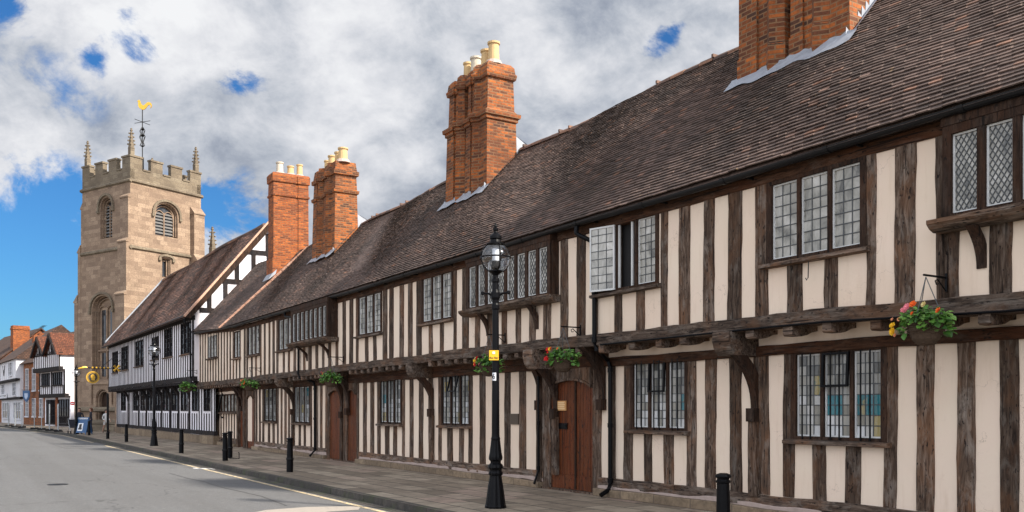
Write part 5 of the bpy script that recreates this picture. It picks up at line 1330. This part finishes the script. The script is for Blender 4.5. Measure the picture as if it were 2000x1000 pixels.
m = MB(); m.box(-.085,.07,-.012,0,-.08,.08); pn = m.build('panel', M['yellow'], sg)
m = MB(); m.box(-.03,.01,-.016,-.013,.02,.06); m.build('symbol', M['label_white'], pn)
text_obj('Bus Bay', .045, 'lettering', 'ink', pn, upright(-.008,-.014,-.04,0))
# white glow-free dark lettering only

# ------------------------------------------------------------------ bollards
def make_bollard():
    root = empty('bollard', (0,0,0)); b = MB()
    b.lathe([(.085,0),(.085,.30),(.092,.31),(.095,.34),(.088,.37),(.083,.375),(.080,.40),(.072,.77),(.074,.775),(.088,.785),(.088,.80),(.072,.805),(.068,.815),(.072,.83),(.088,.835),(.092,.85),(.082,.87),(.04,.885)], seg=20); b.build('post', M['black'], root, smooth=False)
    r = MB(); r.lathe([(.0955,.325),(.0965,.33),(.0965,.345),(.0955,.35)], seg=20); r.build('band', M['gutter'], root); return root
bol = make_bollard()
bl = [(1413,1077.5,'nearest black iron bollard, cut off by the bottom edge of the photograph'),
      (566,922,'black iron bollard standing before the small leaded window, second nearest'),
      (440,900,'black iron bollard standing in front of the barred entrance window of the end house'),
      (449,894,'black bollard almost hidden close behind the one before the barred entrance window'),
      (354,885,'black iron bollard just right of the second street lamp'),
      (247,863,'black bollard in front of the far end of the black and white hall'),
      (174,850,'farthest black bollard, beside the blue advertising board')]
for i, (px, py, lab) in enumerate(bl):
    o = bol if i == 0 else copy_tree(bol); o.location = on_ground(px, py); o.rotation_euler = (R(rnd(-.6,.6)), R(rnd(-.6,.6)), rnd(0,3)); tag(o, lab, 'bollard', 'black bollards along the kerb')
p0 = on_ground(210.5, 857); sp = empty('sign_post', p0, 0, 'tall plain black post in front of the church door', 'post')
m = MB(); m.lathe([(.085,0),(.085,.32),(.06,.36),(.055,2.4),(.06,2.42),(.02,2.5)], seg=12); m.build('column', M['black'], sp)
m = MB(); m.lathe([(.1,.31),(.1,.35)], seg=12); m.build('band', M['gutter'], sp)
m = MB(); c_ = on_ground(437, 893); m.tube([(c_.x,c_.y,0),(c_.x+.02,c_.y,.02)], .01, 5)
q0 = on_ground(467, 896.5); q1 = on_ground(447, 895.5)
m = MB(); m.tube([(q0.x,q0.y,0),(q0.x,q0.y,.2),(q0.x-.03,q0.y,.22)], .014, 6); m.tube([(q0.x,q0.y,.012),(q1.x,q1.y,.012)], .012, 6)
tag(m.build('boot_scraper', M['black']), 'low bent black iron stop standing on the flagstones right of the bollards', 'iron stop')

# ------------------------------------------------------------------ hanging baskets
def leafpoly(mb, c, d, n, L_, W):
    d = d.normalized(); s = d.cross(n).normalized(); n2 = s.cross(d); pts = []
    base = c; 
    outline = [(0,0,0),(.25,.42,.05),(.55,.5,.06),(.85,.28,.0),(1.05,0,-.10)]
    mid = [(0,0,0),(.5,0,-.03),(1.05,0,-.1)]
    Lp = [base+d*(t*L_)+s*(w*W)+n2*(h*L_) for t, w, h in outline]; Rp = [base+d*(t*L_)-s*(w*W)+n2*(h*L_) for t, w, h in outline]
    m = base+d*(.5*L_)-n2*(.04*L_); r = random.random()
    for side in (Lp, Rp):
        for a, b in zip(side, side[1:]):
            mb.poly([m, a, b], 0, r)
def flower(root, c, r, mat):
    f = MB(); nrm = Vector((rnd(-.5,.5), -1, rnd(.0,.7))).normalized()
    for ringi, (rr, n, lift) in enumerate(((1,7,.0),(.75,6,.25),(.45,5,.5))):
        for k in range(n):
            a = 2*math.pi*(k+rnd(-.2,.2))/n+ringi; t1 = nrm.orthogonal().normalized(); t2 = nrm.cross(t1)
            d = (t1*math.cos(a)+t2*math.sin(a)); s = nrm.cross(d); q = c+nrm*lift*r*.6; w = r*rr*.55
            tip = q+d*r*rr+nrm*r*(.25+.3*lift); mid = q+d*r*rr*.6+nrm*r*.08
            f.poly([q, mid+s*w*.7, tip+s*w*.35, tip-s*w*.35, mid-s*w*.7])
    return f.build('flower', M[mat], root)
def basket(px_wall, py_arm, fac, y_arm, label, W, flowers, drop=.52, leafn=150, seed=1, trail=0.0, arm_par=None):
    random.seed(seed)
    u, z = fac.uz(px_wall, py_arm, 0.0)
    b = MB(); z_ = z
    b.tube([(u,-.03,z_-.16),(u,-.03,z_+.05)], .014, 6); b.tube([(u,-.03,z_),(u,-y_arm-.04,z_)], .013, 6)
    b.tube([(u,-.04,z_-.15),(u,-.12,z_-.09),(u,-.2,z_-.03),(u,-.24,z_-.05),(u,-.22,z_-.09),(u,-.18,z_-.08)], .008, 6)
    b.build('basket_bracket', M['black'], arm_par)
    w = fac.world(u, -y_arm); root = empty('hanging_basket', (w.x, w.y, z-drop-.22), fac.rz, label, 'hanging basket', 'hanging baskets on the house fronts')
    bb = MB(); rr = W*.40; pr = [(.03,-.23),(rr*.45,-.22),(rr*.75,-.16),(rr*.95,-.05),(rr,.03),(rr*1.03,.035),(rr*.95,.03)]; bb.lathe(pr, seg=18)
    for k in range(7):
        zq = -.20+.034*k; rq = rr*(.5+.5*min(1,(k+.4)/5)); bb.tube([(rq*1.02*math.cos(a)*(1+rnd(-.03,.03)), rq*1.02*math.sin(a), zq+rnd(-.008,.008)) for a in [2*math.pi*q/20 for q in range(21)]], .007, 4)
    bb.build('bowl', M['wicker'], root)
    ch = MB()
    for k in range(3):
        a = 2*math.pi*k/3+.5; ch.tube([(rr*math.cos(a), rr*math.sin(a), .02), (0,0,drop+.20)], .006, 4)
    ch.build('chain', M['came'], root)
    lf = MB()
    for k in range(int(leafn*1.5)):
        a = rnd(0, 2*math.pi); ra = rr*math.sqrt(random.random())*1.35; zz = .02+.20*random.random()*(1.2-ra/rr*.6)-(.10+trail if ra > rr*1.05 and random.random() < .5 else 0)
        c = Vector((ra*math.cos(a), ra*math.sin(a), zz)); d = Vector((math.cos(a)*rnd(.3,1.2)+rnd(-.4,.4), math.sin(a)*rnd(.3,1.2)+rnd(-.4,.4), rnd(-.8,.6)))
        n = Vector((rnd(-.4,.4), rnd(-.9,.1), 1)); s = rnd(.055,.105)*W/.55
        leafpoly(lf, c, d, n, s, s*.8)
    lf.build('foliage', M['leaf'], root, uv=False)
    for (fx, fz, r, mat) in flowers:
        flower(root, Vector((fx*W, -rr*(1.05-.5*abs(fx))-.06, fz*W+.02)), r*W, mat)
    return root
basket(1851,543,ROW,.42,'largest hanging basket with pink, orange and yellow begonias above the right lower window',.50,
       [(-.12,.36,.085,'fl_pink'),(-.22,.29,.075,'fl_pink'),(.04,.40,.09,'fl_or'),(.27,.38,.07,'fl_cream'),(.58,.22,.075,'fl_or'),(-.55,-.02,.075,'fl_yel'),(-.54,-.16,.10,'fl_yel'),(-.47,-.25,.05,'fl_peach'),(-.36,.10,.045,'fl_peach'),(-.56,.12,.04,'fl_peach'),(.02,.2,.05,'fl_or')],.35,230,3,.02,row)
basket(1136,640,ROW,.42,'hanging basket of green leaves with red and yellow flowers above the double plank door',.50,
       [(-.05,.33,.085,'fl_yel'),(.03,.34,.075,'fl_red'),(-.28,.33,.075,'fl_red'),(-.40,.0,.11,'fl_red'),(-.30,-.02,.08,'fl_red'),(.34,.32,.055,'fl_or'),(-.25,.22,.05,'fl_red')],.38,200,4,.0,row)
basket(989,655,ROW,.42,'hanging basket with red, yellow and pale flowers half behind the nearest lamp post',.50,
       [(-.40,.16,.07,'fl_yel'),(-.28,.02,.11,'fl_red'),(-.02,.24,.11,'fl_red'),(-.43,.03,.06,'fl_yel'),(.12,-.0,.07,'fl_pink'),(-.3,.26,.05,'fl_cream')],.42,200,5,.06,row)
basket(673,698,ROW,.42,'leafy hanging basket with a few red and yellow flowers above the pair of narrow doors',.52,
       [(-.08,.36,.06,'fl_red'),(.16,.32,.06,'fl_yel'),(.08,.25,.05,'fl_or'),(-.3,.12,.04,'fl_yel')],.44,210,6,.0,row)
basket(510,719,ROW,.42,'hanging basket full of peach and orange flowers near the end of the almshouse row',.58,
       [(-.2,.25,.09,'fl_peach'),(-.05,.28,.09,'fl_peach'),(.05,.22,.08,'fl_or'),(.38,.05,.10,'fl_or'),(.42,.16,.06,'fl_or'),(-.42,.0,.08,'fl_red'),(-.34,.14,.06,'fl_peach'),(.2,.3,.05,'fl_yel')],.42,170,7,.0,row)
basket(386,724,HALL,.45,'hanging basket of plain green leaves without flowers at the corner of the hall',.62,[],.55,230,8,.08,hall)
random.seed(5)

# ------------------------------------------------------------------ signs near the tower
# gilded round sign on a long bar from the far end of the hall
u_, z_ = HALL.uz(236, 721, -.05)
w = HALL.world(u_, -.05); gs = empty('gilded_sign', (w.x, w.y, z_), HALL.rz, 'round gilded hanging sign with a head in profile on a long gilt-tipped bar', 'sign')
m = MB(); m.tube([(0,0,0),(0,-2.1,.05)], .03, 6); m.tube([(0,0,1.1),(0,-1.2,.08)], .018, 5); m.tube([(0,-.0,.6),(0,-.6,.06)], .018, 5); m.build('bar', M['black'], gs)
m = MB(); m.tube([(0,-1.98,.05),(-.02,-2.1,.08),(0,-2.25,.03),(0,-2.5,-.02)], [.04,.07,.07,.03], 8)
m.build('gilt_tip', M['gold'], gs)
for k in range(5): m = MB(); m.lathe([(.02,-.06),(.06,-.03),(.06,.03),(.02,.06)], 0, -.75-.23*k, .06, 8); m.build('gilt_knob', M['gold'], gs)
m = MB()
for a in range(4):
    t = math.pi/2*a+.78; m.tube([(0,-.25,.05),(.0,-.25+.24*math.cos(t),.05+.24*math.sin(t))], [.04,.10], 6)
m.build('gilt_cross', M['gold'], gs)
dsk = MB(); cy, cz = -1.66, -.56
def disc(mb, r0, r1, x0, x1, mat):
    n = 28
    for k in range(n):
        a, b = 2*math.pi*k/n, 2*math.pi*(k+1)/n
        P = lambda r, t, x: (x, cy+r*math.cos(t), cz+r*math.sin(t))
        mb.hexa([P(r0,a,x0),P(r1,a,x0),P(r1,b,x0),P(r0,b,x0),P(r0,a,x1),P(r1,a,x1),P(r1,b,x1),P(r0,b,x1)], mat)
disc(dsk, .0005, .32, -.03, .03, 1); disc(dsk, .32, .385, -.05, .05, 0); disc(dsk, .27, .295, -.04, .04, 0)
head = [(-.13,-.26),(.18,-.26),(.13,-.12),(.20,-.05),(.16,.02),(.17,.12),(.08,.24),(-.06,.25),(-.15,.15),(-.16,.0),(-.10,-.08)]
dsk.prism([(cy+a*.75, cz+b*.75) for a, b in head], 'x', .031, .06, 0); dsk.prism([(cy+a*.75, cz+b*.75) for a, b in head], 'x', -.06, -.031, 0)
dsk.build('roundel', [M['gold'], M['ink']], gs); m = MB(); m.tube([(0,cy-.2,.03),(0,cy-.2,cz+.42)], .012, 5); m.tube([(0,cy+.2,.03),(0,cy+.2,cz+.42)], .012, 5); m.build('hanger', M['black'], gs)
# blue board
b0 = on_ground(163.5, 848); ab = empty('advertising_board', b0, R(-18), 'blue folding advertising board with a pale poster standing on the pavement by the tower', 'sandwich board')
for s, nm in ((1, 'front'), (-1, 'rear')):
    p = MB(); tl = .16*s
    def T(x, y, z): return (x, -(.28*s)*(1-z/1.12)-y*s, z)
    def tb(mb, x0, x1, z0, z1, y0, y1, mat): mb.hexa([T(x0,y0,z0),T(x1,y0,z0),T(x1,y1,z0),T(x0,y1,z0),T(x0,y0,z1),T(x1,y0,z1),T(x1,y1,z1),T(x0,y1,z1)], mat)
    tb(p, -.44, .44, .10, 1.10, -.02, .02, 0); tb(p, -.44, -.38, 0, .10, -.02, .02, 0); tb(p, .38, .44, 0, .10, -.02, .02, 0)
    tb(p, -.36, .36, .98, 1.06, .02, .025, 1); tb(p, -.30, .10, .22, .72, .02, .026, 1); tb(p, -.20, .0, .42, .66, .026, .03, 2); tb(p, -.24, .04, .30, .42, .026, .03, 2)
    for k in range(6): tb(p, -.33+.11*k, -.26+.11*k, 1.0, 1.04, .025, .028, 2)
    p.build('panel', [M['blue'], M['label_white'], M['ink']], ab)
# shield sign on the brick house
u_, z_ = fB.uz(66, 768, 0); ss_sc = .62; sh = [(-.55,.9),(.55,.9),(.55,0),(.3,-.55),(0,-.85),(-.3,-.55),(-.55,0)]
w = fB.world(u_, -.7); ss = empty('shield_sign', (w.x, w.y, z_-.35), fB.rz+R(35), 'blue shield shaped hanging sign on the narrow brick house', 'sign')
m = MB(); m.prism([(a*1.25,b*1.1) for a, b in sh], 'y', -.05, .05); m.build('shield', M['blue'], ss)
m = MB(); m.prism([(a*.6,b*.6) for a, b in sh], 'y', -.075, -.051); m.build('emblem', simple('pale_blue_emblem', (.38,.46,.60), .5), ss)
m = MB(); m.tube([(-.9,0,1.1),(.9,0,1.1)], .04, 6); m.tube([(-.5,0,1.1),(-.5,0,.9)], .02, 5); m.tube([(.5,0,1.1),(.5,0,.9)], .02, 5); m.build('arm', M['black'], ss)
ss.scale = (ss_sc,)*3
# small red and white round sign
c_ = lamp_objs[2].location; rs = empty('round_sign', (c_.x-.22, c_.y-.05, 2.0), R(10), 'small red and white round sign beside the far lamp post', 'sign')
m = MB(); m.tube([(0,-.01,0),(0,.01,0)], .13, 20, 0); m.box(-.08,.08,-.016,-.011,-.025,.025, 1); m.tube([(.0,.02,0),(.2,.04,0)], .012, 5, 1); m.build('disc', [simple('red_sign', (.55,.03,.03), .5), M['label_white']], rs)

# temporary mesh fence panels at the kerb of the far houses
def make_fence():
    root = empty('fence_panel', (0,0,0)); f = MB(); w, h = 3.2, 2.0
    for x in (-w/2, w/2): f.tube([(x,0,0),(x,0,h)], .028, 6)
    for z in (.15, h*.55, h): f.tube([(-w/2,0,z),(w/2,0,z)], .022, 6)
    f.build('frame', M['steel'], root); g = MB(); n = 22
    for k in range(1, n): x = -w/2+w*k/n; g.box(x-.004, x+.004, -.004, .004, .15, h)
    for k in range(1, 8): z = .15+(h-.15)*k/8; g.box(-w/2, w/2, -.0045, .0045, z-.004, z+.004)
    g.build('mesh', M['steel'], root); b = MB()
    for x in (-w/2, w/2): b.box(x-.1, x+.1, -.3, .3, 0, .1)
    b.build('foot', M['gutter'], root); return root
fp = make_fence(); flabs = ['wire mesh fence panel at the kerb, closest to the tower','wire mesh fence panel in front of the gabled timber house','wire mesh fence panel at the corner of the gabled timber house','wire mesh fence panel in front of the narrow brick house','wire mesh fence panel at the right of the white jettied house','wire mesh fence panel before the shop window of the white jettied house','wire mesh fence panel at the left edge of the photograph']
for i in range(7):
    u = -51.5-3.6*i-(.8*i if i > 3 else 0); o = fp if i == 0 else copy_tree(fp)
    w = ST.world(u, kerb_v(u)+.45); o.location = (w.x, w.y, 0); o.rotation_euler = (0,0,ST.rz-R(4)); tag(o, flabs[i], 'fence panel', 'temporary fence panels along the kerb')

# ------------------------------------------------------------------ people
def person(px, py, h, face, label, shirt, legs, hair, pose, legskin=False, lean=0):
    loc = on_ground(px, py); root = empty('person', loc, face, label, 'person'); s = h/1.75
    V = []; E = []; RD = []
    def v(x, y, z, r, par=None):
        V.append((x*s, y*s, z*s)); RD.append(r*s); i = len(V)-1
        if par is not None: E.append((par, i))
        return i
    pel = v(0,0,.95,.135); be = v(0,-.01+lean*.3,1.12,.125,pel); chs = v(0,lean*.6,1.32,.145,be); nk0 = v(0,lean*.8,1.46,.07,chs); nk = v(0,-.01+lean,1.53,.055,nk0); hd0 = v(0,-.02+lean,1.60,.078,nk); hd = v(0,-.015+lean,1.67,.09,hd0); v(0,0+lean,1.73,.06,hd)
    v(0,-.10+lean,1.635,.018,hd0)            # nose
    for sx in (-1, 1): v(sx*.085,.0+lean,1.645,.016,hd0)   # ears
    for sx in (-1, 1):
        st = pose['stride']*sx
        hip = v(sx*.09,0,.88,.095,pel); kn = v(sx*.10,-st*.55-.02,.50,.062,hip); an = v(sx*.10,st*-.9+.03 if st > 0 else -st*.9+.06,.09,.043,kn); v(sx*.105,V[an][1]/s-.13,.04,.038,an)
        sh = v(sx*.185,lean*.7,1.40,.062,chs); ex, ey, ez = pose['elbow']; el = v(sx*ex,ey+lean*.6,ez,.045,sh); wx, wy, wz = pose['wrist']; wr = v(sx*wx,wy+lean*.5,wz,.030,el)
        dx, dy, dz = (Vector((wx-ex, wy-ey, wz-ez)).normalized()*.07); pm_ = v(sx*(wx+dx),wy+dy+lean*.5,wz+dz,.030,wr)
        for k, (o_, ln) in enumerate(((-.027,.070),(-.009,.082),(.009,.078),(.027,.062))):
            f0 = v(sx*(wx+dx*1.5)+o_*.6, wy+dy*1.5+o_+lean*.5, wz+dz*1.5, .0095, pm_); v(sx*(wx+dx*1.5+dx/.07*ln*.7)+o_*.6, wy+dy*1.5+dy/.07*ln*.7+o_+lean*.5-.012, wz+dz*1.5+dz/.07*ln*.7, .008, f0)
        t0 = v(sx*(wx+dx*.5), wy+dy*.5-.038+lean*.5, wz+dz*.5, .011, wr); v(sx*(wx+dx*1.2), wy+dy*1.2-.055+lean*.5, wz+dz*1.2, .009, t0)
    me = bpy.data.meshes.new('body'); me.from_pydata(V, E, []); ob = bpy.data.objects.new('body', me); C.objects.link(ob)
    sm = ob.modifiers.new('Skin', 'SKIN'); me.skin_vertices[0].data[0].use_root = True
    for i, r in enumerate(RD): me.skin_vertices[0].data[i].radius = (r, r*.82 if i in (0,1,2) else r)
    sb = ob.modifiers.new('Sub', 'SUBSURF'); sb.levels = 1; sb.render_levels = 1
    dg = bpy.context.evaluated_depsgraph_get(); nm = bpy.data.meshes.new_from_object(ob.evaluated_get(dg)); bpy.data.objects.remove(ob)
    for q in (M['skin'], M[shirt], M[legs], M['ink']): nm.materials.append(q)
    for p in nm.polygons:
        c = p.center/s; arm = abs(c.x) > .2
        p.material_index = 0 if c.z > 1.49 else 3 if c.z < .10 else 2 if (c.z < .98 and not arm and (not legskin or c.z > .60)) else 0 if (c.z < .98 and (legskin or arm)) else 1
        p.use_smooth = True
    b = bpy.data.objects.new('body', nm); C.objects.link(b); b.parent = root
    hm = MB(); rg = []
    for k in range(7):
        a = math.pi*.5*k/6; zz = 1.645+.135*math.sin(a); r = .105*math.cos(a)+.004
        rg.append([(r*math.cos(2*math.pi*q/14)*s, (r*1.08*math.sin(2*math.pi*q/14)+.018+lean)*s, zz*s) for q in range(14)])
    hm.rings(rg); hm.lathe([(.02*s,-.15*s),(.075*s,-.12*s),(.085*s,0),(.06*s,.06*s)], 0, (.055+lean)*s, 1.63*s, 12); hm.build('hair', M[hair], root, smooth=True)
    fm = MB()
    for sx in (-1, 1): fm.lathe([(.002,-.008*s),(.010*s,0),(.002,.008*s)], sx*.034*s, (-.098+lean)*s, 1.665*s, 8)
    fm.box(-.024*s,.024*s,(-.102+lean)*s,(-.09+lean)*s,1.59*s,1.598*s); fm.build('face_features', M['ink'], root)
    return root
rest = dict(stride=.06, elbow=(.25,.03,1.12), wrist=(.24,-.10,.90)); fold = dict(stride=.04, elbow=(.26,.02,1.13), wrist=(.10,-.24,1.12)); walk = dict(stride=.22, elbow=(.25,.06,1.12), wrist=(.25,-.12,.93))
person(155,847,1.70,R(25),'person with dark top and short hair leaning behind the left side of the blue board','cloth_dark','cloth_dark','hair',fold,lean=-.06)
person(177.5,846,1.72,R(-60),'auburn haired person in dark clothes behind the right side of the blue board','cloth_dark','cloth_navy','hair_red',rest)
person(207,845.5,1.60,R(60),'person in white top and shorts with bare legs walking past the church door','cloth_white','cloth_white','hair',walk,legskin=True)
# folded pushchair by the far lamp
c_ = on_ground(142, 847); pc = empty('pushchair', c_, R(40), 'dark folded pushchair standing at the foot of the far lamp post', 'pushchair')
m = MB(); m.tube([(-.2,-.3,.1),(-.2,.1,.6),(-.2,.35,1.0),(.2,.35,1.0),(.2,.1,.6),(.2,-.3,.1)], .016, 6); m.tube([(-.2,.35,.1),(-.2,-.05,.55)], .014, 6); m.tube([(.2,.35,.1),(.2,-.05,.55)], .014, 6); m.build('frame', M['steel'], pc)
m = MB(); m.prism([(-.15,.40),(.12,.38),(.28,.92),(.20,.95),(.05,.5),(-.15,.48)], 'x', -.18, .18); m.build('seat', M['cloth_dark'], pc)
for x, y in ((-.2,-.3),(.2,-.3),(-.2,.35),(.2,.35)):
    m = MB(); m.rings([[(x+d, y+.1*math.cos(2*math.pi*q/12), .1+.1*math.sin(2*math.pi*q/12)) for q in range(12)] for d in (-.02,.02)]); m.build('wheel', M['gutter'], pc)

# ================================================================== CAMERA, SKY, SUN
cam = bpy.data.cameras.new('Camera'); co_ = bpy.data.objects.new('Camera', cam); C.objects.link(co_)
co_.location = (0,0,EYE); co_.rotation_euler = (R(90),0,0); cam.sensor_width = 36; cam.lens = 36*F/2000; cam.shift_y = .15; cam.clip_start = .1; cam.clip_end = 4000
bpy.context.scene.camera = co_
SL = Vector((.67,.385,.64)).normalized()
sun_dir = Vector((XA.x*SL.x+YA.x*SL.y, XA.y*SL.x+YA.y*SL.y, SL.z)).normalized()
sd = bpy.data.lights.new('Sun', 'SUN'); sd.energy = 5.0; sd.angle = R(2.8); sd.color = (1,.93,.82)
so = bpy.data.objects.new('Sun', sd); C.objects.link(so); so.rotation_euler = (-sun_dir).to_track_quat('-Z', 'Y').to_euler(); so.location = (0,0,40)
w = bpy.data.worlds.new('World'); bpy.context.scene.world = w; w.use_nodes = True; nt = w.node_tree; bg = nt.nodes['Background']
sky = N(nt, 'TexSky'); sky.sky_type = 'NISHITA'; sky.sun_disc = False; sky.sun_elevation = math.asin(sun_dir.z); sky.sun_rotation = math.atan2(sun_dir.x, sun_dir.y)
sky.air_density = 1.2; sky.dust_density = .4; sky.ozone_density = 2.2
STR = .10
tc = N(nt, 'TexCoord'); vec = tc.outputs['Generated']
mp = N(nt, 'Mapping'); mp.inputs['Scale'].default_value = (1.0, 1.0, 1.4); mp.inputs['Rotation'].default_value = (0, R(24), 0); L(nt, vec, mp.inputs['Vector'])
big = noise(nt, mp.outputs[0], 2.3, 6, .55, .3); det = noise(nt, mp.outputs[0], 7.0, 9, .60, .15); mid = noise(nt, mp.outputs[0], 3.4, 5, .5, .2)
def gauss(px, py, r, amp=1.0, sx=1.0):
    d = Vector(((px-1000)/F, 1, (800-py)/F)).normalized()
    su = N(nt, 'VectorMath', operation='SUBTRACT'); L(nt, vec, su.inputs[0]); su.inputs[1].default_value = d
    mu = N(nt, 'VectorMath', operation='MULTIPLY'); L(nt, su.outputs[0], mu.inputs[0]); mu.inputs[1].default_value = (1/sx, 1/sx, 1)
    ln = N(nt, 'VectorMath', operation='LENGTH'); L(nt, mu.outputs[0], ln.inputs[0])
    mr = N(nt, 'MapRange'); mr.interpolation_type = 'SMOOTHSTEP'; mr.inputs[1].default_value = r; mr.inputs[2].default_value = 0; mr.inputs[3].default_value = 0; mr.inputs[4].default_value = amp
    L(nt, ln.outputs['Value'], mr.inputs[0]); return mr.outputs[0]
holes = [(-60,600,.20,2.6,1.5),(60,700,.22,2.6,1.5),(-40,470,.10,1.5,1.5),(425,405,.065,1.2,1.7),(480,430,.05,.9,1.6),(240,82,.030,1.15,1.6),(190,112,.030,1.2,1.0),(275,90,.024,1.05,1.3),(205,75,.022,1.0,1.3),(252,30,.024,1.05,1.3),(12,6,.045,1.2,1.3),(462,152,.026,.75,1.9),(1272,90,.027,1.15,1.4),(1300,72,.024,1.2,1.2),(1318,58,.018,1.1,1.0),(80,160,.07,.34,2.0)]
acc = None
for h in holes:
    gsk = gauss(*h)
    if acc is None: acc = gsk
    else:
        ad = N(nt, 'Math', operation='MAXIMUM'); L(nt, acc, ad.inputs[0]); L(nt, gsk, ad.inputs[1]); acc = ad.outputs[0]
# cloud cover = 1 - smoothstep(holes + noise)
fine = noise(nt, mp.outputs[0], 11, 9, .64, .3)
n0 = N(nt, 'Math', operation='MULTIPLY_ADD'); L(nt, fine, n0.inputs[0]); n0.inputs[1].default_value = -5.5; n0.inputs[2].default_value = 2.7
mk = N(nt, 'Math', operation='MULTIPLY'); mk.use_clamp = True; mk.inputs[1].default_value = 2.2; L(nt, acc, mk.inputs[0])
na = N(nt, 'Math', operation='MULTIPLY'); L(nt, n0.outputs[0], na.inputs[0]); L(nt, mk.outputs[0], na.inputs[1])
sm_ = N(nt, 'Math', operation='ADD'); L(nt, acc, sm_.inputs[0]); L(nt, na.outputs[0], sm_.inputs[1])
cov = N(nt, 'MapRange'); cov.interpolation_type = 'SMOOTHSTEP'; cov.inputs[1].default_value = .22; cov.inputs[2].default_value = 1.12; cov.inputs[3].default_value = 1; cov.inputs[4].default_value = 0; L(nt, sm_.outputs[0], cov.inputs[0])
# cloud brightness: soft grey undersides, bright tops
b1 = N(nt, 'Math', operation='MULTIPLY_ADD'); L(nt, det, b1.inputs[0]); b1.inputs[1].default_value = .62; b1b = N(nt, 'Math', operation='MULTIPLY_ADD'); b1b.inputs[1].default_value = .55; L(nt, fine, b1b.inputs[0]); b1c = N(nt, 'Math', operation='MULTIPLY_ADD'); b1c.inputs[1].default_value = 1.0; b1c.inputs[2].default_value = -.305; L(nt, big, b1c.inputs[0]); L(nt, b1c.outputs[0], b1b.inputs[2]); L(nt, b1b.outputs[0], b1.inputs[2])
cc = ramp(nt, b1.outputs[0], [(.60,(.25,.29,.37)),(.685,(.38,.42,.50)),(.765,(.53,.565,.63)),(.845,(.69,.71,.76)),(.92,(.82,.83,.865)),(1.0,(.92,.93,.95))])
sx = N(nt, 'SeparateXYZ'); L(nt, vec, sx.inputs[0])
fill_behind = N(nt, 'MapRange'); fill_behind.interpolation_type = 'SMOOTHSTEP'; fill_behind.inputs[1].default_value = .25; fill_behind.inputs[2].default_value = -.45; fill_behind.inputs[3].default_value = 1.0; fill_behind.inputs[4].default_value = 2.75; L(nt, sx.outputs['Y'], fill_behind.inputs[0])  # clouds behind the camera brightened, added fill for the shaded facade
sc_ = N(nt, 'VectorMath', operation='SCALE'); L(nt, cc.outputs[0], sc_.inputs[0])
ml = N(nt, 'Math', operation='MULTIPLY'); ml.inputs[1].default_value = .545/STR; L(nt, fill_behind.outputs[0], ml.inputs[0]); L(nt, ml.outputs[0], sc_.inputs['Scale'])
skb = mixc(nt, 1.0, sky.outputs[0], (.17,.40,.66), 'MULTIPLY')
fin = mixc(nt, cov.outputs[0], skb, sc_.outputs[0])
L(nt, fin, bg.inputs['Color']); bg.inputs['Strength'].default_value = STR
sc = bpy.context.scene; sc.view_settings.view_transform = 'Standard'; sc.view_settings.look = 'None'; sc.view_settings.exposure = .85; sc.view_settings.gamma = 1
